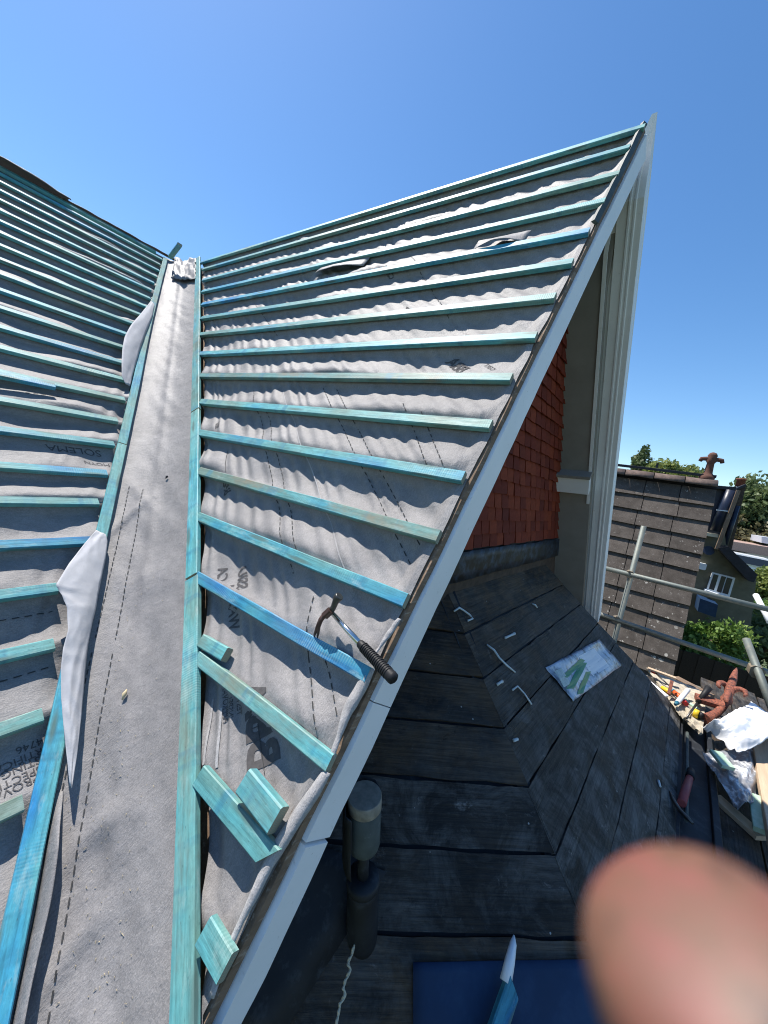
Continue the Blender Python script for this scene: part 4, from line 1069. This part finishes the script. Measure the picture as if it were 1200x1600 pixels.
tool('tape_measure', 'yellow and black tape measure at the edge of the mortar', 'tape measure', [('case', [(1084, 1113, .02), (1092, 1117, .02)], [.04, .04], MYEL), ('trim', [(1093, 1117, .02), (1099, 1120, .02)], [.035, .03], MGRIP)])
tool('knife', 'red knife at the left end of the pile of tools', 'knife', [('handle', [(1018, 1048, .1), (1024, 1051, .1)], [.02, .02], MREDP), ('blade', [(1024, 1051, .1), (1046, 1072, .02)], [.010, .006], MSTEEL)])
def stick(label, p, q, z0, z1, w, h, mat, name='wood_lath'):
    tag(beam(name, wp(zp(p, z0)), wp(zp(q, z1)), ZV, w * U, h * U, mat, None, 4, .002, .1), label, 'lath')
stick('pale pointed lath at the top of the tool pile', (1012, 1044), (1056, 1060), -4.15, -4.15, .12, .05, MPINE)
stick('white painted strip along the right edge of the front boards', (992, 1047), (1042, 1088), -4.2, -4.3, .09, .05, MPAINT)
stick('reddish short peg leaning above the yellow screwdriver', (1050, 1064), (1045, 1084), -4.0, -4.25, .07, .05, MTERR)
stick('grey weathered lath behind the white tube', (1050, 1080), (1090, 1108), -4.35, -4.38, .12, .05, MGREENP)
stick('dark timber behind the tools, running to the finial', (1055, 1062), (1112, 1092), -4.5, -4.5, .25, .2, MBROWN)
# fallen ridge finial (terracotta)
fn = thing('terracotta_finial', 'broken terracotta finial with curled arms lying above the white sheet', 'finial', wp(zp((1130, 1100), -4.3)))
fz = lambda p, z: wp(zp(p, z))
tube('finial_stem', [fz((1101, 1125), -4.35), fz((1108, 1122), -4.33), fz((1119, 1115), -4.27), fz((1128, 1106), -4.18), fz((1133, 1098), -4.09), fz((1135, 1094), -4.05), fz((1138, 1086), -4.0), fz((1140, 1078), -3.95), fz((1143, 1070), -3.9), fz((1146, 1060), -3.83), fz((1149, 1050), -3.77), fz((1151, 1044), -3.74)],
     [.060, .046, .034, .032, .034, .050, .034, .046, .036, .034, .022, .006], MTERR, fn, 14)
def arm(pts, r): tube('finial_arm', [fz(p, z) for p, z in pts], r, MTERR, fn, 10)
arm([((1140, 1078), -3.95), ((1135, 1071), -3.90), ((1129, 1067), -3.86), ((1124, 1067), -3.83), ((1122, 1071), -3.84), ((1125, 1075), -3.86)], [.032, .030, .026, .024, .018, .010])
arm([((1141, 1079), -3.95), ((1149, 1077), -3.91), ((1157, 1077), -3.88), ((1164, 1080), -3.86), ((1166, 1085), -3.88), ((1163, 1088), -3.90)], [.032, .030, .026, .024, .018, .010])
arm([((1139, 1080), -3.97), ((1136, 1087), -3.93), ((1134, 1093), -3.92), ((1136, 1098), -3.95)], [.030, .028, .022, .012])
a = fz((1087, 1090), -4.2); b = fz((1132, 1103), -4.15)
tag(beam('ridge_tile_piece', a, b, ZV, .30 * U, .14 * U, MTERR, None, 3, .002, .2), 'long terracotta tile fragment leaning against the fallen finial', 'tile')
# slater's tool in the gutter
tl = thing('slate_ripper', 'curved blade tool with red handle lying in the black gutter', 'tool', wp(F1(4.5, -3.5)))
gz_ = -4.5
tube('handle', [fz((1078, 1215), gz_), fz((1072, 1232), gz_), fz((1065, 1255), gz_)], [.022, .026, .026], MWOODTOOL, tl, 12)
tube('grip', [fz((1080, 1204), gz_ + .02), fz((1078, 1215), gz_)], [.026, .028], MGRIP, tl, 12)
tube('blade', [fz((1046, 1236), gz_ + .05), fz((1052, 1250), gz_ + .04), fz((1062, 1266), gz_ + .02), fz((1074, 1278), gz_), fz((1083, 1287), gz_)], [.004, .012, .014, .014, .008], MSTEEL, tl, 8)

# ------------------------------------------------------------------ NEIGHBOUR HOUSE
D = 9.0
mw = lambda p, X: Vector(tuple(onax(p, 0, X))) + Vector((0, 0, CH))          # picture point on plane X = const (metres)
nh = thing('neighbour_house', 'neighbouring house with steep lichen-spotted grey tile roof and olive rear wing', 'house', Vector((11, 0, 0)))
rt = mw((1119, 770), D); pitch = R(66)
nN = np.array([-math.sin(pitch), 0, math.cos(pitch)]); dN = np.array([-math.cos(pitch), 0, -math.sin(pitch)])
rt_l = np.array(rt) - np.array([0, 0, CH])
def nhit(p): return hit(p, nN, rt_l)
vb_ = nhit((1052, 1052)); Sl = (vb_ - rt_l) @ dN; yb = vb_[1]
def NP(s, y, h=0.0): p = rt_l + dN * s + nN * h; return Vector((p[0], y, p[2] + CH))
vy = lambda s: lerp(rt_l[1], yb, s / Sl)
ng = 11; gau = Sl / (ng - .4); tw = .56
for i in range(ng + 1):
    s0 = i * gau; n_t = 8; off_ = (tw / 2 if i % 2 else 0) + .08
    y = vy(s0 + gau / 2)
    for j in range(n_t):
        wdt = (off_ + .12) if j == 0 and off_ > .2 else tw
        if j == 0 and off_ <= .2: wdt = tw * .92
        y1 = y + wdt - .012; jz = random.uniform(-.006, .006)
        p = [NP(s0 - .05, y, .015), NP(s0 - .05, y1, .015), NP(s0 + gau - .012 + jz, y1, .06 + jz), NP(s0 + gau - .012 - jz, y, .06 - jz)]
        q = [v - Vector(nN) * .035 for v in p]
        mesh('roof_tile', p + q, [(0, 1, 2, 3), (7, 6, 5, 4), (0, 4, 5, 1), (1, 5, 6, 2), (2, 6, 7, 3), (3, 7, 4, 0)], MTILE, nh)
        y += wdt
dk = [NP(-.05, vy(0), -.02), NP(Sl + .3, vy(Sl), -.02), NP(Sl + .3, 5.0, -.02), NP(-.05, 5.0, -.02)]
mesh('roof_deck', dk + [v - Vector(nN) * .1 for v in dk], [(0, 1, 2, 3), (7, 6, 5, 4), (0, 4, 5, 1), (1, 5, 6, 2), (2, 6, 7, 3), (3, 7, 4, 0)], MBLACK, nh)
y = vy(0) + .02
while y < 4.5:
    L_ = .48
    P = []
    for i in range(3):
        P.append([tuple(NP(-.13, lerp(y, y + L_ - .015, i / 2), .0) + Vector((math.cos(a) * -.19, 0, math.sin(a) * .11 - .01 + .012 * NZ(y * 3 + i, a * 2)))) for a in np.linspace(-.1, 1.9, 9)])
    grid('ridge_tile', P, MLICHEN, nh, True, .02); y += L_
beam('ridge_rail', NP(-.30, vy(0) + .05, .05), NP(-.30, 4.5, .05), ZV, .05, .05, MBLACK, nh, 4)
for yy in (-.15, .55, 1.2): box('rail_clip', NP(-.36, yy, .05) + Vector((0, 0, .03)), (.03, .04, .09), MBLACK, nh)
# far slope of that roof and its walls
r0 = NP(-.25, vy(0), 0); r1 = NP(-.25, 5.0, 0)
bs = [r0, r1, r1 + Vector((1.8, 0, -3.8)), r0 + Vector((1.8, 0, -3.8))]
mesh('back_slope', bs + [v + Vector((.0, 0, -.15)) for v in bs], [(3, 2, 1, 0), (4, 5, 6, 7), (0, 1, 5, 4), (1, 2, 6, 5), (2, 3, 7, 6), (3, 0, 4, 7)], MDKROOF, nh)
ev = NP(Sl + .2, vy(Sl), -.2)
box('house_wall', Vector((ev.x + 1.6, (ev.y + 5) / 2 + .4, ev.z / 2)), (2.6, 5 - ev.y - .4, ev.z), MRENDER, nh)
# finial on the ridge
fb = NP(-.28, mw((1106, 745), D).y, 0)
fpt = lambda dx, dz: fb + Vector((0, dx * .85, dz * .80))
fo = tube('ridge_finial', [fpt(0, -.1), fpt(0, .02), fpt(0, .06), fpt(0, .12), fpt(0, .34), fpt(0, .40), fpt(0, .46), fpt(0, .52), fpt(0, .58), fpt(0, .60)], [.11, .12, .09, .065, .055, .085, .06, .075, .05, .01], MTERRD, nh, 14)
for sg in (-1, 1): tube('finial_arm', [fpt(0, .42), fpt(sg * .10, .44), fpt(sg * .17, .43), fpt(sg * .19, .37)], [.045, .04, .04, .03], MTERRD, fo, 10)
# rear wing behind the verge: wall, glazed cheek, leaning bargeboard, lower roof, chimney
X2 = 10.6
def poly(name, pts, X, dx, mat, parent=nh):
    a = [mw(p, X) for p in pts]; b = [v + Vector((dx, 0, 0)) for v in a]; k = len(a)
    # keep outline order facing -X
    return mesh(name, a + b, [tuple(range(k))[::-1], tuple(range(k, 2 * k))] + [(i, (i + 1) % k, (i + 1) % k + k, i + k) for i in range(k)], mat, parent)
poly('wing_wall', [(1098, 832), (1132, 826), (1134, 850), (1182, 905), (1150, 1160), (1020, 1160)], X2 + .3, 3.0, MRENDER)
poly('dark_cheek', [(1105, 764), (1150, 760), (1125, 836), (1098, 832)], X2 + .2, 1.2, MDARKBLUE)
tube('downpipe', [mw((1142, 766), X2 + .05), mw((1118, 830), X2 + .05)], .10, MDARKBLUE, nh, 14)
poly('downpipe_strap', [(1120, 796), (1137, 798), (1137, 799.5), (1120, 797.5)], X2 - .1, .05, MFRAME)
poly('cheek_sill', [(1096, 831), (1123, 835), (1122, 840), (1095, 836)], X2 + .0, .3, MCREAM)
poly('cheek_top', [(1103, 757), (1150, 761), (1152, 766), (1103, 762)], X2 + .0, 1.3, MBLACK)
a, b = mw((1154, 766), X2 - .05), mw((1120, 858), X2 - .05); beam('leaning_board', a, b, (-1, 0, 0), .07, .05, MBROWN, nh, 3)
ck_ = poly('chimney_stack', [(1150, 764), (1166, 757), (1143, 860), (1122, 858)], X2 + .5, .9, MSTACK)
poly('stack_flashing', [(1166, 756), (1152, 762), (1151, 766), (1166, 760)], X2 + .42, 1.05, MBLACK)
a = mw((1156, 760), X2 + .9); b = mw((1159, 748), X2 + .9); tube('chimney_pot', [a, lerp(a, b, .8), lerp(a, b, .82), b], [.085, .075, .095, .09], MTERR, nh, 14)
tube('stack_pipe', [mw((1152, 790), X2 + .4), mw((1131, 858), X2 + .4)], .05, MDARKBLUE, nh, 10)
poly('wing_roof', [(1122, 856), (1138, 854), (1184, 898), (1178, 910), (1170, 908)], X2 - .1, 3.4, MDKROOF)
cd = mw((1106, 861), X2 + .2); tube('satellite_dish', [cd, cd + Vector((-.05, 0, .01)), cd + Vector((-.09, 0, .02))], [.04, .08, .10], MDARKBLUE, nh, 16)
box('junction_box', mw((1094, 884), X2 + .25), (.12, .2, .14), MFRAME, nh, None, .1)
def window(p00, p10, p11, p01, X):
    a, b, c, d = [mw(p, X) for p in (p00, p10, p11, p01)]
    fr = bpy.data.objects.new('window', None)
    w_ = mesh('window', [a, b, c, d] + [v + Vector((.06, 0, 0)) for v in (a, b, c, d)], [(3, 2, 1, 0), (4, 5, 6, 7), (0, 1, 5, 4), (1, 2, 6, 5), (2, 3, 7, 6), (3, 0, 4, 7)], MFRAME, nh)
    return w_, a, b, c, d
def pane(w_, a, b, c, d, u0, u1, v0, v1):
    f = lambda u, v: (a * (1-u) * (1-v) + b * u * (1-v) + c * u * v + d * (1-u) * v) + Vector((-.012, 0, 0))
    p = [f(u0, v0), f(u1, v0), f(u1, v1), f(u0, v1)]
    mesh('pane', p + [v + Vector((.01, 0, 0)) for v in p], [(3, 2, 1, 0), (4, 5, 6, 7), (0, 1, 5, 4), (1, 2, 6, 5), (2, 3, 7, 6), (3, 0, 4, 7)], MGLASS, w_)
w_, a, b, c, d = window((1113, 894), (1149, 903), (1140, 933), (1104, 921), X2 + .22)
pane(w_, a, b, c, d, .08, .30, .08, .92); pane(w_, a, b, c, d, .42, .62, .07, .93); pane(w_, a, b, c, d, .66, .90, .08, .90)
poly('window_sill', [(1103, 922), (1141, 935), (1140, 938), (1102, 925)], X2 + .05, .3, MFRAME)
poly('blue_tub', [(1094, 935), (1122, 945), (1118, 965), (1090, 955)], X2 - .3, .5, MBLUE, None)
tag(bpy.data.objects['blue_tub'], 'dark blue bin below the rear wing window', 'bin')
# ------------------------------------------------------------------ far white building and car
wb = thing('white_outbuilding', 'low white rendered building with old pinkish tiled roof beyond the gardens', 'building', Vector((34, -8, 0)))
def polyw(name, pts, X, dx, mat, par): return poly(name, pts, X, dx, mat, par)
polyw('wall', [(1138, 862), (1230, 868), (1226, 915), (1140, 915)], 34, 5, MWHITEW, wb)
polyw('roof', [(1139, 845), (1232, 860), (1232, 875), (1138, 858)], 33.5, 6, MRIDGEB, wb)
polyw('dormer', [(1190, 838), (1215, 842), (1213, 852), (1190, 848)], 35, 3, MWHITEW, wb)
car = thing('parked_car', 'white car parked in front of the low white building', 'car', Vector((31, -6.5, 0)))
cc0 = mw((1170, 884), 31); cc0.z -= .2
def carbox(name, y0, y1, z0, z1, mat, inset=.2, dx=1.7):
    v = []
    for xx, ii in ((0, 1), (dx, 1)):
        v += [cc0 + Vector((xx, y0, z0)), cc0 + Vector((xx, y1, z0)), cc0 + Vector((xx + (.15 if xx == 0 else -.15), y1 - inset, z1)), cc0 + Vector((xx + (.15 if xx == 0 else -.15), y0 + inset, z1))]
    return mesh(name, v, [(3, 2, 1, 0), (4, 5, 6, 7), (0, 1, 5, 4), (1, 2, 6, 5), (2, 3, 7, 6), (3, 0, 4, 7)], mat, car)
carbox('body', -1.9, 1.9, -.55, .25, MCAR, .1); carbox('cabin', -1.3, 1.3, .26, .8, MCAR, .45)
carbox('windscreen', -1.15, 1.15, .30, .72, MGLASS, .40, 1.68).location.x -= .03
for yy in (-1.2, 1.2): tube('wheel', [cc0 + Vector((-.05, yy, -.55)), cc0 + Vector((.2, yy, -.55))], .33, MTYRE, car, 16)

# ------------------------------------------------------------------ vegetation, fence
def plant(name, label, cat, c, rx, ry, rz, nleaf, size, mat, lobes=9, trunk=True, seed=0, group=None, tall=False):
    rnd = random.Random(seed); t = thing(name, label, cat, Vector((c[0], c[1], 0)), group); c = Vector(c)
    L = []
    for i in range(lobes):
        d = Vector((rnd.gauss(0, 1), rnd.gauss(0, 1), rnd.gauss(0, 1))).normalized() * rnd.uniform(.25, .8)
        L.append((Vector((d.x * rx, d.y * ry, d.z * rz)), rnd.uniform(.28, .5)))
    vs = []; fs = []
    for i in range(nleaf):
        o, r = rnd.choice(L); d = Vector((rnd.gauss(0, 1), rnd.gauss(0, 1), rnd.gauss(0, 1))).normalized() * (rnd.random() ** .4) * rnd.uniform(.8, 1.15)
        p = c + o + Vector((d.x * rx * r, d.y * ry * r, d.z * rz * r)); s = size * rnd.uniform(.5, 1.3)
        a = Vector((rnd.gauss(0, 1), rnd.gauss(0, 1), rnd.gauss(0, 1))).normalized(); b = a.cross(Vector((rnd.gauss(0, 1), rnd.gauss(0, 1), rnd.gauss(0, 1)))).normalized()
        k = len(vs); vs += [p - a * s, p + b * s * .5, p + a * s, p - b * s * .5]; fs.append((k, k+1, k+2, k+3))
    cr = mesh('crown', vs, fs, mat, t); cr['kind'] = 'stuff'
    if trunk:
        tube('trunk', [Vector((c.x, c.y, 0)), Vector((c.x + .1, c.y, c.z * .5)), c], [rx * .08 + .04, rx * .06 + .03, .03], MBARK, t, 8)
        for i in range(5):
            o, r = L[i]; tube('limb', [Vector((c.x, c.y, c.z - rz * .5)), c + o * .6, c + o], [rx * .04 + .015, rx * .03 + .01, .01], MBARK, t, 6)
def at(p, X): v = mw(p, X); return (v.x, v.y, v.z)
plant('laurel_bush', 'bright green broad-leaved bush behind the dark fence', 'bush', at((1112, 1000), 10.1), .55, .80, .62, 4200, .055, MLEAF1, 14, True, 3)
plant('garden_bush', 'duller green bush at the right behind the scaffold rails', 'bush', at((1190, 1000), 11.5), .7, .7, .8, 2400, .08, MLEAF2, 10, True, 5)
plant('garden_bush', 'small round green bush under the end of the dark wing roof', 'bush', at((1170, 955), 17), .9, .8, .6, 1500, .08, MLEAF1, 8, True, 6)
plant('garden_bush', 'olive green shrub beside the white building', 'bush', at((1196, 915), 20), 1.2, 1.3, 1.2, 2400, .10, MLEAF4, 10, True, 7)
plant('garden_tree', 'tall loose green conifer rising right of the chimney', 'tree', at((1172, 800), 42), 3.5, 3.2, 4.2, 5200, .26, MLEAF2, 16, True, 8)
plant('garden_tree', 'broad green tree at the right picture edge behind the chimney', 'tree', at((1205, 800), 46), 4.0, 4.0, 4.0, 5200, .28, MLEAF1, 16, True, 9)
plant('garden_tree', 'brownish green hedge tree directly above the white building', 'tree', at((1165, 832), 40), 3.0, 4.5, 1.5, 4200, .22, MLEAF3, 14, True, 10)
plant('distant_tree', 'dark rounded treetop above the left of the tiled ridge', 'tree', at((1000, 727), 60), 2.0, 1.6, 2.6, 2200, .26, MLEAF2, 10, True, 12)
plant('distant_tree', 'yellow-green treetop above the middle of the tiled ridge', 'tree', at((1036, 738), 55), 2.6, 3.4, 1.8, 3400, .24, MLEAF4, 12, True, 13)
plant('distant_tree', 'small dark treetop just left of the ridge finial', 'tree', at((1076, 744), 62), 1.6, 1.4, 1.7, 1500, .24, MLEAF2, 8, True, 14)
plant('distant_tree', 'narrow dark treetop nearest the ridge finial', 'tree', at((1094, 748), 62), 1.3, 1.2, 1.4, 1000, .22, MLEAF2, 7, True, 15)
fe = thing('garden_fence', 'dark brown close-boarded fence below the bright bush', 'fence', Vector((9.5, -2.5, 0)))
ft = mw((1075, 1018), 9.5); fbm = mw((1195, 1052), 9.5)
for i in range(30):
    yy = lerp(-.7, -4.2, i / 29); z1 = lerp(ft.z, fbm.z, min(1.2, max(-.2, (yy - ft.y) / (fbm.y - ft.y)))) + .03 * NZ(i * 1.7)
    z1 = ft.z + .04 * NZ(i * 2.1)
    beam('fence_board', (9.5 + .012 * (i % 2), yy, 0), (9.5 + .012 * (i % 2), yy, z1), (-1, 0, 0), .142, .02, MFENCE, fe, 2)
for zz in (.4, 1.3): beam('fence_rail', (9.56, -.6, zz), (9.56, -4.3, zz), ZV, .05, .08, MFENCE, fe, 2)

# ------------------------------------------------------------------ the photographer's hand: thumb tip over the lens corner
def cs(x, y, d):                                 # picture point at camera depth d (m) -> world
    r = ray((x, y)) / FPX; v = r * d; return Vector((v[0], v[1], v[2] + CH))
def hand():
    bm = bmesh.new(); sk = []
    def chain(pts, start=None):
        prev = start
        for (p, r) in pts:
            v = bm.verts.new(p); sk.append(r)
            if prev is not None: bm.edges.new((prev, v))
            prev = v
        return prev
    d = .034; q = d / FPX
    wrist = bm.verts.new(cs(1900, 3600, .10)); sk.append(.026)
    palm = chain([(cs(1560, 2900, .075), .028)], wrist)
    th = chain([(cs(1360, 2260, .045), .0155), (cs(1215, 1900, .038), .0115), (cs(1160, 1660, .034), .0124), (cs(1104, 1510, .033), .0114), (cs(1076, 1440, .033), .0092)], palm)
    for (kx, ky, kd) in ((2000, 2500, .085), (2150, 2700, .09), (2250, 2900, .095), (2300, 3100, .10)):
        chain([(cs(kx, ky, kd), .0105), (cs(kx + 330, ky - 260, kd), .009), (cs(kx + 480, ky - 60, kd - .012), .008), (cs(kx + 420, ky + 140, kd - .018), .007)], palm)
    chain([(cs(2300, 4600, .16), .029), (cs(2800, 6000, .28), .036)], wrist)
    bm.verts.ensure_lookup_table(); ly = bm.verts.layers.skin.verify()
    for v, r in zip(bm.verts, sk): v[ly].radius = (r, r); v[ly].use_root = False
    bm.verts[1][ly].use_root = True
    me = bpy.data.meshes.new('hand'); bm.to_mesh(me); bm.free()
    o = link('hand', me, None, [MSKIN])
    m1 = o.modifiers.new('skin', 'SKIN'); m1.use_smooth_shade = True
    m2 = o.modifiers.new('sub', 'SUBSURF'); m2.levels = 3; m2.render_levels = 3
    tag(o, 'blurred bare fingertip of the photographer intruding at the lower right corner', 'hand')
hand()
